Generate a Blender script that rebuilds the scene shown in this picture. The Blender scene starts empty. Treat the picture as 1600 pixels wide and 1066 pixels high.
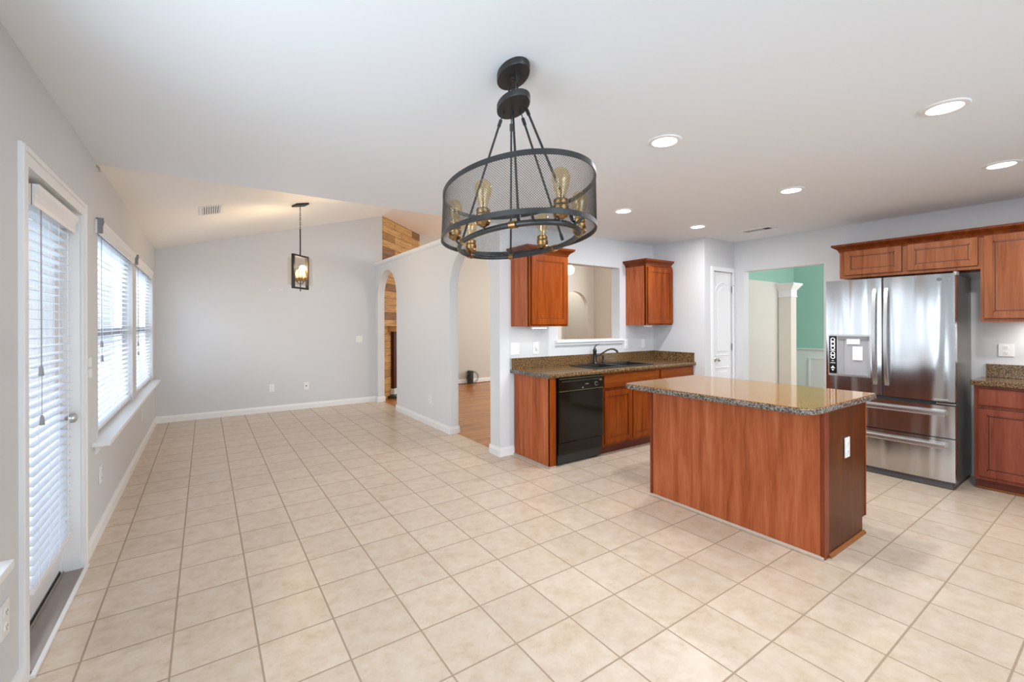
import bpy, bmesh, math, random
from mathutils import Vector, Matrix
random.seed(7)
PI = math.pi
C = bpy.context.scene.collection
S = bpy.context.scene

# ------------------------------------------------------------------ camera
YAW, ROLL, F_PX, H = 0.604, 0.0029, 694.4, 1.40
cam_d = bpy.data.cameras.new('camera'); cam = bpy.data.objects.new('camera', cam_d); C.objects.link(cam)
_c, _s = math.cos(YAW), math.sin(YAW)
_R, _F, _U = Vector((_c, -_s, 0)), Vector((_s, _c, 0)), Vector((0, 0, 1))
_R2 = _R * math.cos(-ROLL) + _U * math.sin(-ROLL)
_U2 = _U * math.cos(-ROLL) - _R * math.sin(-ROLL)
M = Matrix((( _R2.x, _U2.x, -_F.x, 0), (_R2.y, _U2.y, -_F.y, 0), (_R2.z, _U2.z, -_F.z, H), (0, 0, 0, 1)))
cam.matrix_world = M
cam_d.sensor_fit = 'HORIZONTAL'; cam_d.sensor_width = 36.0
cam_d.lens = F_PX / 1600 * 36
cam_d.shift_y = -26.85 / 1600
cam_d.clip_start = 0.02; cam_d.clip_end = 200
S.camera = cam

# ------------------------------------------------------------------ exposure, world, large lights
S.view_settings.view_transform = 'Standard'; S.view_settings.look = 'None'
S.view_settings.gamma = 1.0; S.view_settings.use_curve_mapping = False
S.view_settings.exposure = 0.16
S.cycles.use_denoising = True
try: S.cycles.denoiser = 'OPENIMAGEDENOISE'
except Exception: pass
S.cycles.max_bounces = 10; S.cycles.diffuse_bounces = 6; S.cycles.glossy_bounces = 5
S.cycles.transmission_bounces = 8; S.cycles.transparent_max_bounces = 12
S.cycles.sample_clamp_indirect = 6.0
S.cycles.caustics_reflective = False; S.cycles.caustics_refractive = False

W = bpy.data.worlds.new('sky'); S.world = W; W.use_nodes = True
_bg = W.node_tree.nodes['Background']; _bg.inputs['Color'].default_value = (0.86, 0.93, 1.0, 1); _bg.inputs['Strength'].default_value = 0.95

def area(name, loc, direction, sx, sy, power, col=(1, 1, 1), spread=None):
    d = bpy.data.lights.new(name, 'AREA'); d.shape = 'RECTANGLE'; d.size = sx; d.size_y = sy
    d.energy = power; d.color = col
    if spread: d.spread = spread
    o = bpy.data.objects.new(name, d); C.objects.link(o); o.location = loc
    o.rotation_euler = Vector(direction).to_track_quat('-Z', 'Y').to_euler(); return o
DAY = (0.755, 0.885, 1.0)
# daylight through the left windows, plus added fill lights from unseen sides
area('rear_fill', (1.4, -2.45, 1.45), (0.12, 1, 0.0), 4.0, 1.8, 40, DAY, spread=1.35)  # fill added behind the camera to even out the room
area('daylight_left', (-2.6, 3.6, 1.5), (1, 0, 0), 11.0, 3.0, 120, (0.88, 0.94, 1.0))
area('sky_above_windows', (-2.3, 5.9, 3.3), (1, 0, -0.85), 4.6, 1.6, 290, (0.86, 0.93, 1.0))
area('daylight_window_a', (-0.80, 4.84, 1.35), (1, 0, 0.1), 1.5, 1.2, 11, DAY)
area('daylight_window_b', (-0.80, 6.84, 1.35), (1, 0, 0.1), 1.5, 1.2, 11, DAY)
area('daylight_window_c', (-0.80, 1.1, 1.35), (1, 0, 0.1), 1.5, 1.2, 34, DAY)
area('living_fill', (9.1, 6.6, 1.7), (-1, 0, 0), 3.6, 2.2, 95, (0.93, 0.97, 1.0))  # added fill for the living room; no window stands behind it
area('living_front_fill', (7.4, 4.3, 1.8), (0.25, 1, 0), 3.0, 2.0, 60, (0.93, 0.97, 1.0))  # second added fill, brightens the living room's back wall
area('hall_fill', (8.5, 9.9, 3.0), (0, 0, -1), 0.8, 0.6, 14, (1, 0.97, 0.92))  # added fill for the dark hall behind the living room arch
area('dining_room_fill', (7.3, 0.45, 1.6), (0, 1, 0), 2.2, 1.6, 58, (0.95, 0.98, 1.0))  # added fill for the dining room, from its unseen side

# ------------------------------------------------------------------ material helpers
def lin(c):
    if isinstance(c, str):
        c = c.lstrip('#'); c = [int(c[i:i + 2], 16) / 255 for i in (0, 2, 4)]
        c = [x / 12.92 if x <= 0.04045 else ((x + 0.055) / 1.055) ** 2.4 for x in c]
    return (c[0], c[1], c[2], 1)
def mat(name, col, rough=0.5, metal=0.0, **k):
    m = bpy.data.materials.new(name); m.use_nodes = True
    b = m.node_tree.nodes['Principled BSDF']
    b.inputs['Base Color'].default_value = lin(col); b.inputs['Roughness'].default_value = rough
    b.inputs['Metallic'].default_value = metal
    for kk, v in k.items(): b.inputs[kk.replace('_', ' ')].default_value = v
    return m
def N(m, t, **k):
    n = m.node_tree.nodes.new(t)
    for a, v in k.items():
        if a.startswith('i_'): n.inputs[a[2:].replace('_', ' ')].default_value = v
        else: setattr(n, a, v)
    return n
def L(m, a, b): m.node_tree.links.new(a, b)
def ramp(m, stops):
    n = N(m, 'ShaderNodeValToRGB'); e = n.color_ramp.elements
    while len(e) < len(stops): e.new(0.5)
    for el, (p, c) in zip(e, stops): el.position = p; el.color = lin(c)
    return n
def bsdf(m): return m.node_tree.nodes['Principled BSDF']
def math_n(m, op, a, b=None):
    n = N(m, 'ShaderNodeMath', operation=op)
    for i, v in enumerate((a, b)):
        if v is None: continue
        if isinstance(v, (int, float)): n.inputs[i].default_value = v
        else: L(m, v, n.inputs[i])
    return n.outputs[0]
def mapping(m, scale, rot=(0, 0, 0), world=True, loc=(0, 0, 0)):
    if world: src = N(m, 'ShaderNodeNewGeometry').outputs['Position']
    else: src = N(m, 'ShaderNodeTexCoord').outputs['Object']
    mp = N(m, 'ShaderNodeMapping'); mp.inputs['Scale'].default_value = scale; mp.inputs['Rotation'].default_value = rot
    mp.inputs['Location'].default_value = loc
    L(m, src, mp.inputs['Vector']); return mp.outputs['Vector']
def bump(m, h, strength=0.2, dist=0.01):
    b = N(m, 'ShaderNodeBump'); b.inputs['Strength'].default_value = strength; b.inputs['Distance'].default_value = dist
    L(m, h, b.inputs['Height']); L(m, b.outputs['Normal'], bsdf(m).inputs['Normal']); return b

def paint(name, col, rough=0.6, texture=0.04):
    m = mat(name, col, rough)
    nz = N(m, 'ShaderNodeTexNoise', i_Scale=160.0, i_Detail=2.0); L(m, mapping(m, (1, 1, 1)), nz.inputs['Vector'])
    bump(m, nz.outputs['Fac'], texture, 0.002); return m
def wood(name, c0, c1, c2, axis='Z', rough=0.32, scale=1.0, world=True, coat=0.25, dark=True):
    m = mat(name, c1, rough)
    a = {'X': (1.1, 13, 13), 'Y': (13, 1.1, 13), 'Z': (13, 13, 1.1)}[axis]
    v = mapping(m, tuple(q * scale for q in a), world=world)
    n1 = N(m, 'ShaderNodeTexNoise', i_Scale=1.0, i_Detail=6.0, i_Roughness=0.62, i_Distortion=0.6); L(m, v, n1.inputs['Vector'])
    v2 = mapping(m, tuple(q * scale * 5 for q in a), world=world)
    n2 = N(m, 'ShaderNodeTexNoise', i_Scale=1.0, i_Detail=3.0); L(m, v2, n2.inputs['Vector'])
    f = math_n(m, 'ADD', math_n(m, 'MULTIPLY', n1.outputs['Fac'], 0.75), math_n(m, 'MULTIPLY', n2.outputs['Fac'], 0.25))
    r = ramp(m, [(0.30, c0), (0.50, c1), (0.70, c2)]); L(m, f, r.inputs['Fac'])
    L(m, r.outputs['Color'], bsdf(m).inputs['Base Color'])
    bsdf(m).inputs['Specular IOR Level'].default_value = 0.16; bsdf(m).inputs['Coat Weight'].default_value = coat * 0.15; bsdf(m).inputs['Coat Roughness'].default_value = 0.15
    return m

wall_paint = paint('grey_wall_paint', (0.625, 0.635, 0.645))
ceil_paint = paint('ceiling_paint', (0.80, 0.83, 0.86), 0.7)
vault_glow_tint = paint('vault_glow_tint', (0.88, 0.85, 0.80), 0.7)  # the pendant's warm light is put into this ceiling colour
beige_paint = paint('beige_wall_paint', (0.58, 0.565, 0.515))
green_paint = paint('green_wall_paint', (0.37, 0.60, 0.52))
trim_white = mat('white_trim_paint', (0.80, 0.80, 0.80), 0.35)
door_white = mat('white_door_paint', (0.72, 0.72, 0.73), 0.4)
plastic_white = mat('white_plastic', (0.80, 0.80, 0.78), 0.35)
slot_dark = mat('dark_slot', (0.02, 0.02, 0.02), 0.6)
cherry = wood('cherry_front', '#5e2406', '#883c0a', '#a05416', rough=0.36, coat=0.12)
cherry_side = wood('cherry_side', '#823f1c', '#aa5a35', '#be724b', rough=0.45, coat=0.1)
cherry_h = wood('cherry_rail', '#5d2508', '#7f3b0e', '#95501c', axis='X', coat=0.12)
cherry_dark = mat('cherry_groove_and_shadow', '#3c1605', 0.4)
cherry_crown = wood('cherry_crown', '#4a1d06', '#6e300d', '#85431a', axis='X')
cherry_r = wood('cherry_right', '#7a3f20', '#975834', '#a76a45', coat=0.15)
cherry_rb = wood('cherry_right_base', '#6e3323', '#874633', '#965542', coat=0.15)
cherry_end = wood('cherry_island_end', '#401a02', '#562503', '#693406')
cherry_toe = mat('cherry_toe_board', '#6a2c10', 0.5)
shoe = mat('cherry_shoe_mould', '#8f5420', 0.4)
wire_dark = mat('oiled_bronze_metal', (0.045, 0.044, 0.044), 0.45, 0.6)
mesh_dark = mat('black_wire_mesh', (0.08, 0.072, 0.066), 0.5, 0.5)
brass = mat('aged_brass', (0.30, 0.18, 0.075), 0.35, 1.0)
chrome = mat('satin_nickel', (0.62, 0.61, 0.59), 0.28, 1.0)
black_gloss = mat('black_gloss_enamel', (0.010, 0.007, 0.004), 0.08)
black_gloss.node_tree.nodes['Principled BSDF'].inputs['Specular IOR Level'].default_value = 0.3
black_matte = mat('black_composite', (0.02, 0.019, 0.018), 0.35)
bronze = mat('dark_bronze_faucet', (0.05, 0.045, 0.04), 0.3, 0.9)
alum = mat('aluminium_threshold', (0.33, 0.29, 0.27), 0.45, 0.6)
grey_plastic = mat('grey_plastic', (0.32, 0.32, 0.33), 0.4)

def emis(name, col, s):
    m = mat(name, col, 0.5); b = bsdf(m)
    b.inputs['Emission Color'].default_value = lin(col); b.inputs['Emission Strength'].default_value = s; return m
led = emis('lit_diffuser', (1, 0.98, 0.95), 6.0)
globe = emis('lit_globe', (1, 0.97, 0.9), 5.0)
fil_on = emis('lit_filament', (1, 0.55, 0.18), 30.0)
def glass(name, col=(1, 1, 1), rough=0.0, clear=0.8):
    """thin architectural glass: mostly clear with a sharp reflection"""
    m = bpy.data.materials.new(name); m.use_nodes = True; nt = m.node_tree; nt.nodes.clear()
    o = N(m, 'ShaderNodeOutputMaterial'); t = N(m, 'ShaderNodeBsdfTransparent'); t.inputs['Color'].default_value = lin(col)
    g = N(m, 'ShaderNodeBsdfGlossy'); g.inputs['Roughness'].default_value = rough; g.inputs['Color'].default_value = lin(col)
    mx = N(m, 'ShaderNodeMixShader'); fr = N(m, 'ShaderNodeFresnel'); fr.inputs['IOR'].default_value = 1.5
    bk = N(m, 'ShaderNodeNewGeometry').outputs['Backfacing']
    f = math_n(m, 'ADD', math_n(m, 'MULTIPLY', fr.outputs['Fac'], math_n(m, 'SUBTRACT', 1.0, bk)), 1 - clear - 0.04 if clear < 0.96 else 0.0)
    L(m, f, mx.inputs['Fac']); L(m, t.outputs[0], mx.inputs[1]); L(m, g.outputs[0], mx.inputs[2]); L(m, mx.outputs[0], o.inputs['Surface'])
    return m
pane = glass('window_glass', (0.97, 0.98, 0.99), 0.0, 0.98)
amber = glass('amber_bulb_glass', (0.97, 0.89, 0.68), 0.03, 0.90)
clear_glass = glass('clear_lamp_glass', (0.95, 0.93, 0.9), 0.0, 0.94)

# blinds: thin white slats that let some daylight through
blind = mat('blind_slat', (0.80, 0.83, 0.87), 0.4)
_nt = blind.node_tree; _tr = N(blind, 'ShaderNodeBsdfTranslucent'); _tr.inputs['Color'].default_value = (0.85, 0.9, 0.96, 1)
_mx = N(blind, 'ShaderNodeMixShader'); _mx.inputs['Fac'].default_value = 0.38
_out = [n for n in _nt.nodes if n.type == 'OUTPUT_MATERIAL'][0]
L(blind, bsdf(blind).outputs[0], _mx.inputs[1]); L(blind, _tr.outputs[0], _mx.inputs[2]); L(blind, _mx.outputs[0], _out.inputs['Surface'])

# tile floor: square tiles laid on the room's axes with grout joints
TX, TY, OX, OY = 0.3097, 0.3158, -0.431, 3.172
tile = mat('beige_ceramic_tile', (0.6, 0.5, 0.4), 0.3)
_pos = N(tile, 'ShaderNodeNewGeometry').outputs['Position']; _sep = N(tile, 'ShaderNodeSeparateXYZ'); L(tile, _pos, _sep.inputs[0])
_u = math_n(tile, 'DIVIDE', math_n(tile, 'SUBTRACT', _sep.outputs['X'], OX), TX)
_v = math_n(tile, 'DIVIDE', math_n(tile, 'SUBTRACT', _sep.outputs['Y'], OY), TY)
def edge(a):
    fr = math_n(tile, 'FRACT', a); return math_n(tile, 'MINIMUM', fr, math_n(tile, 'SUBTRACT', 1.0, fr))
_e = math_n(tile, 'MINIMUM', edge(_u), edge(_v))
_ms = N(tile, 'ShaderNodeMapRange'); _ms.inputs['From Min'].default_value = 0.009; _ms.inputs['From Max'].default_value = 0.016
L(tile, _e, _ms.inputs['Value'])
_cmb = N(tile, 'ShaderNodeCombineXYZ'); L(tile, math_n(tile, 'FLOOR', _u), _cmb.inputs[0]); L(tile, math_n(tile, 'FLOOR', _v), _cmb.inputs[1])
_wn = N(tile, 'ShaderNodeTexWhiteNoise'); _wn.noise_dimensions = '2D'; L(tile, _cmb.outputs[0], _wn.inputs['Vector'])
_off = N(tile, 'ShaderNodeVectorMath', operation='MULTIPLY_ADD'); L(tile, _wn.outputs['Color'], _off.inputs[0]); _off.inputs[1].default_value = (30, 30, 30); L(tile, _pos, _off.inputs[2])
_n1 = N(tile, 'ShaderNodeTexNoise', i_Scale=13.0, i_Detail=8.0, i_Roughness=0.68, i_Distortion=0.15); L(tile, _off.outputs[0], _n1.inputs['Vector'])
_r1 = ramp(tile, [(0.28, '#bba48c'), (0.42, '#c7b49e'), (0.55, '#cdbca9'), (0.72, '#d2c4b4')]); L(tile, _n1.outputs['Fac'], _r1.inputs['Fac'])
_n2 = N(tile, 'ShaderNodeTexNoise', i_Scale=30.0, i_Detail=5.0, i_Roughness=0.75, i_Distortion=0.8); L(tile, _off.outputs[0], _n2.inputs['Vector'])
_r2 = ramp(tile, [(0.34, (1, 1, 1)), (0.41, (0, 0, 0))]); L(tile, _n2.outputs['Fac'], _r2.inputs['Fac'])
_mA = N(tile, 'ShaderNodeMix', data_type='RGBA'); L(tile, math_n(tile, 'MULTIPLY', _r2.outputs['Color'], 0.24), _mA.inputs['Factor'])
L(tile, _r1.outputs['Color'], _mA.inputs['A']); _mA.inputs['B'].default_value = lin('#a4876a')
_hs = N(tile, 'ShaderNodeHueSaturation'); L(tile, _mA.outputs['Result'], _hs.inputs['Color'])
L(tile, math_n(tile, 'ADD', math_n(tile, 'MULTIPLY', _wn.outputs['Value'], 0.07), 0.965), _hs.inputs['Value'])
_mB = N(tile, 'ShaderNodeMix', data_type='RGBA'); L(tile, _ms.outputs['Result'], _mB.inputs['Factor'])
_mB.inputs['A'].default_value = lin('#a38e78'); L(tile, _hs.outputs['Color'], _mB.inputs['B'])
L(tile, _mB.outputs['Result'], bsdf(tile).inputs['Base Color'])
_rr = N(tile, 'ShaderNodeMapRange'); L(tile, _ms.outputs['Result'], _rr.inputs['Value']); _rr.inputs['To Min'].default_value = 0.8; _rr.inputs['To Max'].default_value = 0.30
L(tile, _rr.outputs['Result'], bsdf(tile).inputs['Roughness'])
bsdf(tile).inputs['Specular IOR Level'].default_value = 0.38
_hh = math_n(tile, 'ADD', _ms.outputs['Result'], math_n(tile, 'MULTIPLY', _n1.outputs['Fac'], 0.25))
bump(tile, _hh, 0.35, 0.002)

def granite(name, c0, c1, c2, rough):
    m = mat(name, c1, rough); v = mapping(m, (1, 1, 1))
    n = N(m, 'ShaderNodeTexNoise', i_Scale=95.0, i_Detail=2.0, i_Roughness=0.8); L(m, v, n.inputs['Vector'])
    r = ramp(m, [(0.38, c0), (0.5, c1), (0.64, c2)]); L(m, n.outputs['Fac'], r.inputs['Fac'])
    L(m, r.outputs['Color'], bsdf(m).inputs['Base Color']); return m
counter_m = granite('brown_speckled_laminate', '#2b1f13', '#644a2d', '#a2835a', 0.18)
island_m = granite('golden_speckled_stone', '#4a2f0c', '#8a5d22', '#b4873f', 0.08)
island_m.node_tree.nodes['Principled BSDF'].inputs['Specular IOR Level'].default_value = 0.28
counter_m.node_tree.nodes['Principled BSDF'].inputs['Specular IOR Level'].default_value = 0.3
edge_m = granite('speckled_edge_band', '#332b25', '#665c54', '#9c938b', 0.14)

steel = mat('brushed_stainless', (0.55, 0.55, 0.555), 0.20, 1.0, Anisotropic=0.85)
_v = mapping(steel, (1, 7.0, 0.55)); _nz = N(steel, 'ShaderNodeTexNoise', i_Scale=1.0, i_Detail=0.0, i_Distortion=0.5); L(steel, _v, _nz.inputs['Vector'])
_v2 = mapping(steel, (40, 40, 500)); _nz2 = N(steel, 'ShaderNodeTexNoise', i_Scale=1.0, i_Detail=1.0); L(steel, _v2, _nz2.inputs['Vector'])
bump(steel, math_n(steel, 'ADD', _nz.outputs['Fac'], math_n(steel, 'MULTIPLY', _nz2.outputs['Fac'], 0.002)), 1.0, 0.035)
steel_handle = mat('polished_handle_steel', (0.62, 0.61, 0.60), 0.3, 1.0)
steel_dark = mat('grey_fridge_side', (0.19, 0.175, 0.165), 0.28, 0.35)

hardwood = mat('laminate_hardwood', '#9a6a3c', 0.25)
_g = N(hardwood, 'ShaderNodeTexBrick', offset=0.37, offset_frequency=2); L(hardwood, mapping(hardwood, (1, 1, 1)), _g.inputs['Vector'])
_g.inputs['Scale'].default_value = 1.0; _g.inputs['Brick Width'].default_value = 1.2; _g.inputs['Row Height'].default_value = 0.12
_g.inputs['Mortar Size'].default_value = 0.0015; _g.inputs['Color1'].default_value = lin('#c4843f'); _g.inputs['Color2'].default_value = lin('#b27433'); _g.inputs['Mortar'].default_value = lin('#8a5a2e')
_hn = N(hardwood, 'ShaderNodeTexNoise', i_Scale=1.0, i_Detail=5.0); L(hardwood, mapping(hardwood, (1.5, 26, 1)), _hn.inputs['Vector'])
_hm = N(hardwood, 'ShaderNodeMix', data_type='RGBA', blend_type='MULTIPLY'); _hm.inputs['Factor'].default_value = 0.6
_hr = ramp(hardwood, [(0.3, '#a88b6c'), (0.6, '#ffffff')]); L(hardwood, _hn.outputs['Fac'], _hr.inputs['Fac'])
L(hardwood, _g.outputs['Color'], _hm.inputs['A']); L(hardwood, _hr.outputs['Color'], _hm.inputs['B']); L(hardwood, _hm.outputs['Result'], bsdf(hardwood).inputs['Base Color'])

plank = mat('reclaimed_planks', '#b07c42', 0.6)       # boards of mixed tone on the diagonal wall: u runs along the wall, v up
_uv = N(plank, 'ShaderNodeTexCoord').outputs['Object']; _sp = N(plank, 'ShaderNodeSeparateXYZ'); L(plank, _uv, _sp.inputs[0])
_cb = N(plank, 'ShaderNodeCombineXYZ'); L(plank, _sp.outputs['X'], _cb.inputs[0]); L(plank, _sp.outputs['Z'], _cb.inputs[1])
_bk = N(plank, 'ShaderNodeTexBrick', offset=0.37, offset_frequency=2); L(plank, _cb.outputs[0], _bk.inputs['Vector'])
_bk.inputs['Scale'].default_value = 1.0; _bk.inputs['Brick Width'].default_value = 0.82; _bk.inputs['Row Height'].default_value = 0.135; _bk.inputs['Mortar Size'].default_value = 0.004
_bk.inputs['Color1'].default_value = (0, 0, 0, 1); _bk.inputs['Color2'].default_value = (1, 1, 1, 1); _bk.inputs['Mortar'].default_value = (0.0, 0, 0, 1)
_pr = ramp(plank, [(0.0, '#7d5631'), (0.08, '#94693b'), (0.14, '#c19356'), (0.7, '#cda264'), (1.0, '#bb8a4c')]); L(plank, _bk.outputs['Color'], _pr.inputs['Fac'])
_pn = N(plank, 'ShaderNodeTexNoise', i_Scale=1.0, i_Detail=6.0, i_Roughness=0.7); _pm = N(plank, 'ShaderNodeMapping'); _pm.inputs['Scale'].default_value = (3, 30, 1); L(plank, _cb.outputs[0], _pm.inputs['Vector']); L(plank, _pm.outputs[0], _pn.inputs['Vector'])
_pc = ramp(plank, [(0.3, '#9a8068'), (0.55, '#ffffff')]); L(plank, _pn.outputs['Fac'], _pc.inputs['Fac'])
_px = N(plank, 'ShaderNodeMix', data_type='RGBA', blend_type='MULTIPLY'); _px.inputs['Factor'].default_value = 0.8
L(plank, _pr.outputs['Color'], _px.inputs['A']); L(plank, _pc.outputs['Color'], _px.inputs['B'])
_pf = N(plank, 'ShaderNodeMix', data_type='RGBA'); L(plank, _bk.outputs['Fac'], _pf.inputs['Factor']); L(plank, _px.outputs['Result'], _pf.inputs['A']); _pf.inputs['B'].default_value = lin('#3a2413')
L(plank, _pf.outputs['Result'], bsdf(plank).inputs['Base Color'])

# ------------------------------------------------------------------ mesh helpers
def box(bm, x0, x1, y0, y1, z0, z1, bev=0.0):
    x0, x1 = sorted((x0, x1)); y0, y1 = sorted((y0, y1)); z0, z1 = sorted((z0, z1))
    b2 = bmesh.new() if bev else bm
    v = [b2.verts.new(p) for p in ((x0, y0, z0), (x1, y0, z0), (x1, y1, z0), (x0, y1, z0), (x0, y0, z1), (x1, y0, z1), (x1, y1, z1), (x0, y1, z1))]
    for f in ((0, 3, 2, 1), (4, 5, 6, 7), (0, 1, 5, 4), (1, 2, 6, 5), (2, 3, 7, 6), (3, 0, 4, 7)): b2.faces.new([v[i] for i in f])
    if bev:
        bmesh.ops.bevel(b2, geom=b2.edges[:], offset=bev, segments=2, affect='EDGES', profile=0.7)
        merge(bm, b2)
    return bm
def merge(bm, b2, mx=None):
    if mx is not None: b2.transform(mx)
    me = bpy.data.meshes.new('tmp'); b2.to_mesh(me); b2.free(); bm.from_mesh(me); bpy.data.meshes.remove(me)
def nb(): return bmesh.new()
def B(*a, bev=0.0): return box(nb(), *a, bev=bev)
def prism(bm, pts, axis, a0, a1):
    """extrude a 2-D outline along an axis; pts are the two other coordinates in x,y,z order"""
    def P(p, a): return {'X': (a, p[0], p[1]), 'Y': (p[0], a, p[1]), 'Z': (p[0], p[1], a)}[axis]
    A = [bm.verts.new(P(p, a0)) for p in pts]; D = [bm.verts.new(P(p, a1)) for p in pts]
    n = len(pts); fs = [bm.faces.new(A), bm.faces.new(D[::-1])]
    for i in range(n): fs.append(bm.faces.new((A[i], D[i], D[(i + 1) % n], A[(i + 1) % n])))
    bmesh.ops.recalc_face_normals(bm, faces=fs); return bm
def tube(bm, pts, r, seg=8, closed=False, cap=True):
    pts = [Vector(p) for p in pts]; n = len(pts); rings = []
    rr = r if isinstance(r, (list, tuple)) else [r] * n
    prev = None
    for i, p in enumerate(pts):
        if closed: t = (pts[(i + 1) % n] - pts[i - 1])
        else: t = pts[min(i + 1, n - 1)] - pts[max(i - 1, 0)]
        t.normalize()
        if prev is None:
            a = Vector((0, 0, 1)) if abs(t.z) < 0.9 else Vector((1, 0, 0))
            u = t.cross(a).normalized()
        else: u = (prev - t * prev.dot(t)).normalized()
        prev = u; w = t.cross(u)
        rings.append([bm.verts.new(p + (u * math.cos(k * 2 * PI / seg) + w * math.sin(k * 2 * PI / seg)) * rr[i]) for k in range(seg)])
    m = n if closed else n - 1
    for i in range(m):
        A, D = rings[i], rings[(i + 1) % n]
        for k in range(seg): bm.faces.new((A[k], A[(k + 1) % seg], D[(k + 1) % seg], D[k]))
    if cap and not closed: bm.faces.new(rings[0][::-1]); bm.faces.new(rings[-1])
    return bm
def lathe(bm, prof, seg=24, loc=(0, 0, 0), axis='Z', sx=1.0, sy=1.0, cap=True):
    def P(r, h, a):
        c, s = math.cos(a) * r * sx, math.sin(a) * r * sy
        p = {'Z': (c, s, h), 'X': (h, c, s), 'Y': (c, h, s)}[axis]
        return (p[0] + loc[0], p[1] + loc[1], p[2] + loc[2])
    rings = [[bm.verts.new(P(max(r, 1e-5), h, 2 * PI * k / seg)) for k in range(seg)] for r, h in prof]; fs = []
    for A, D in zip(rings, rings[1:]):
        for k in range(seg): fs.append(bm.faces.new((A[k], A[(k + 1) % seg], D[(k + 1) % seg], D[k])))
    if cap: fs.append(bm.faces.new(rings[0][::-1])); fs.append(bm.faces.new(rings[-1]))
    bmesh.ops.recalc_face_normals(bm, faces=fs); return bm
def obj(name, bm, m, parent=None, smooth=False, local=False, label=None):
    """one mesh object; coordinates are world ones unless local=True"""
    if parent is not None and not local:
        off = Vector((0, 0, 0)); p = parent
        while p is not None: off += Vector(p.location); p = p.parent
        bmesh.ops.translate(bm, verts=bm.verts, vec=-off)
    me = bpy.data.meshes.new(name); bm.to_mesh(me); bm.free(); me.materials.append(m)
    if smooth:
        me.polygons.foreach_set('use_smooth', [True] * len(me.polygons))
        if smooth == 'auto':
            try: me.set_sharp_from_angle(angle=math.radians(35))
            except Exception: pass
    o = bpy.data.objects.new(name, me); C.objects.link(o)
    if parent is not None: o.parent = parent
    if label: o['label'] = label
    return o
def thing(name, label, cat, loc=(0, 0, 0), rotz=0.0, group=None):
    o = bpy.data.objects.new(name, None); C.objects.link(o); o.empty_display_size = 0.1
    o.location = loc; o.rotation_euler = (0, 0, rotz); return tag(o, label, cat, group)
def tag(o, label, cat, group=None):
    o['label'] = label; o['category'] = cat
    if group: o['group'] = group
    return o
def struct(o, label=None):
    o['kind'] = 'structure'
    if label: o['label'] = label
    return o
def kids(o): return [c for c in C.objects if c.parent == o]
def dup(root, loc, rotz=None, label=None):
    def cp(o, par):
        n = o.copy(); C.objects.link(n); n.parent = par
        for ch in kids(o): cp(ch, n)
        return n
    r = root.copy(); C.objects.link(r); r.location = loc
    if rotz is not None: r.rotation_euler = (0, 0, rotz)
    if label: r['label'] = label
    for ch in kids(root): cp(ch, r)
    return r
def wall_grid(axis, a0, a1, us, zs, holes):
    """slab between a0 and a1 on an axis, spanning us x zs, with rectangular holes (u0,u1,z0,z1)"""
    bm = nb(); U = sorted(set([us[0], us[1]] + [h[i] for h in holes for i in (0, 1)])); Z = sorted(set([zs[0], zs[1]] + [h[i] for h in holes for i in (2, 3)]))
    U = [u for u in U if us[0] <= u <= us[1]]; Z = [z for z in Z if zs[0] <= z <= zs[1]]
    def solid(i, j):
        if i < 0 or j < 0 or i >= len(U) - 1 or j >= len(Z) - 1: return False
        u, z = (U[i] + U[i + 1]) / 2, (Z[j] + Z[j + 1]) / 2
        return not any(h[0] < u < h[1] and h[2] < z < h[3] for h in holes)
    cache = {}
    def V(a, u, z):
        k = (a, u, z)
        if k not in cache: cache[k] = bm.verts.new((a, u, z) if axis == 'X' else (u, a, z))
        return cache[k]
    for i in range(len(U) - 1):
        for j in range(len(Z) - 1):
            if not solid(i, j): continue
            u0, u1, z0, z1 = U[i], U[i + 1], Z[j], Z[j + 1]
            for a in (a0, a1): bm.faces.new((V(a, u0, z0), V(a, u1, z0), V(a, u1, z1), V(a, u0, z1)))
            if not solid(i - 1, j): bm.faces.new((V(a0, u0, z0), V(a1, u0, z0), V(a1, u0, z1), V(a0, u0, z1)))
            if not solid(i + 1, j): bm.faces.new((V(a0, u1, z0), V(a1, u1, z0), V(a1, u1, z1), V(a0, u1, z1)))
            if not solid(i, j - 1): bm.faces.new((V(a0, u0, z0), V(a1, u0, z0), V(a1, u1, z0), V(a0, u1, z0)))
            if not solid(i, j + 1): bm.faces.new((V(a0, u0, z1), V(a1, u0, z1), V(a1, u1, z1), V(a0, u1, z1)))
    bmesh.ops.recalc_face_normals(bm, faces=bm.faces[:]); return bm

# ------------------------------------------------------------------ the setting
XL, XR, XA, XP = -0.587, 5.748, 2.552, 5.069
YS, YE, YB, YP, YR = 3.926, 3.967, 8.056, 3.16, -2.1
ZC, ZV = 2.464, 3.39
def vz(x): return 2.475 + 0.279 * (x - XL)

struct(obj('floor', B(XL - 0.14, XR + 0.06, YR, YB, -0.06, 0.0), tile), 'beige square ceramic tile floor')
_fl = nb(); box(_fl, XA + 0.095, 9.3, 4.05, 10.4, -0.05, 0.003)
struct(obj('floor_living', _fl, hardwood), 'brown laminate floor beyond the arches')
struct(obj('floor_dining', B(XR + 0.06, 9.1, 0.2, 3.9, -0.05, 0.002), hardwood))
struct(obj('ceiling', B(XL - 0.14, XR + 0.14, YR - 0.14, YE, ZC, ZC + 0.12), ceil_paint), 'flat light grey ceiling')
_v = nb(); prism(_v, [(XL - 0.14, vz(XL - 0.14)), (2.673, vz(2.673)), (2.673, vz(2.673) + 0.1), (XL - 0.14, vz(XL - 0.14) + 0.1)], 'Y', YE + 0.001, 10.5)
struct(obj('ceiling_vault', _v, vault_glow_tint), 'sloped ceiling of the dining area with warm lamplight in its colour')
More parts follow.
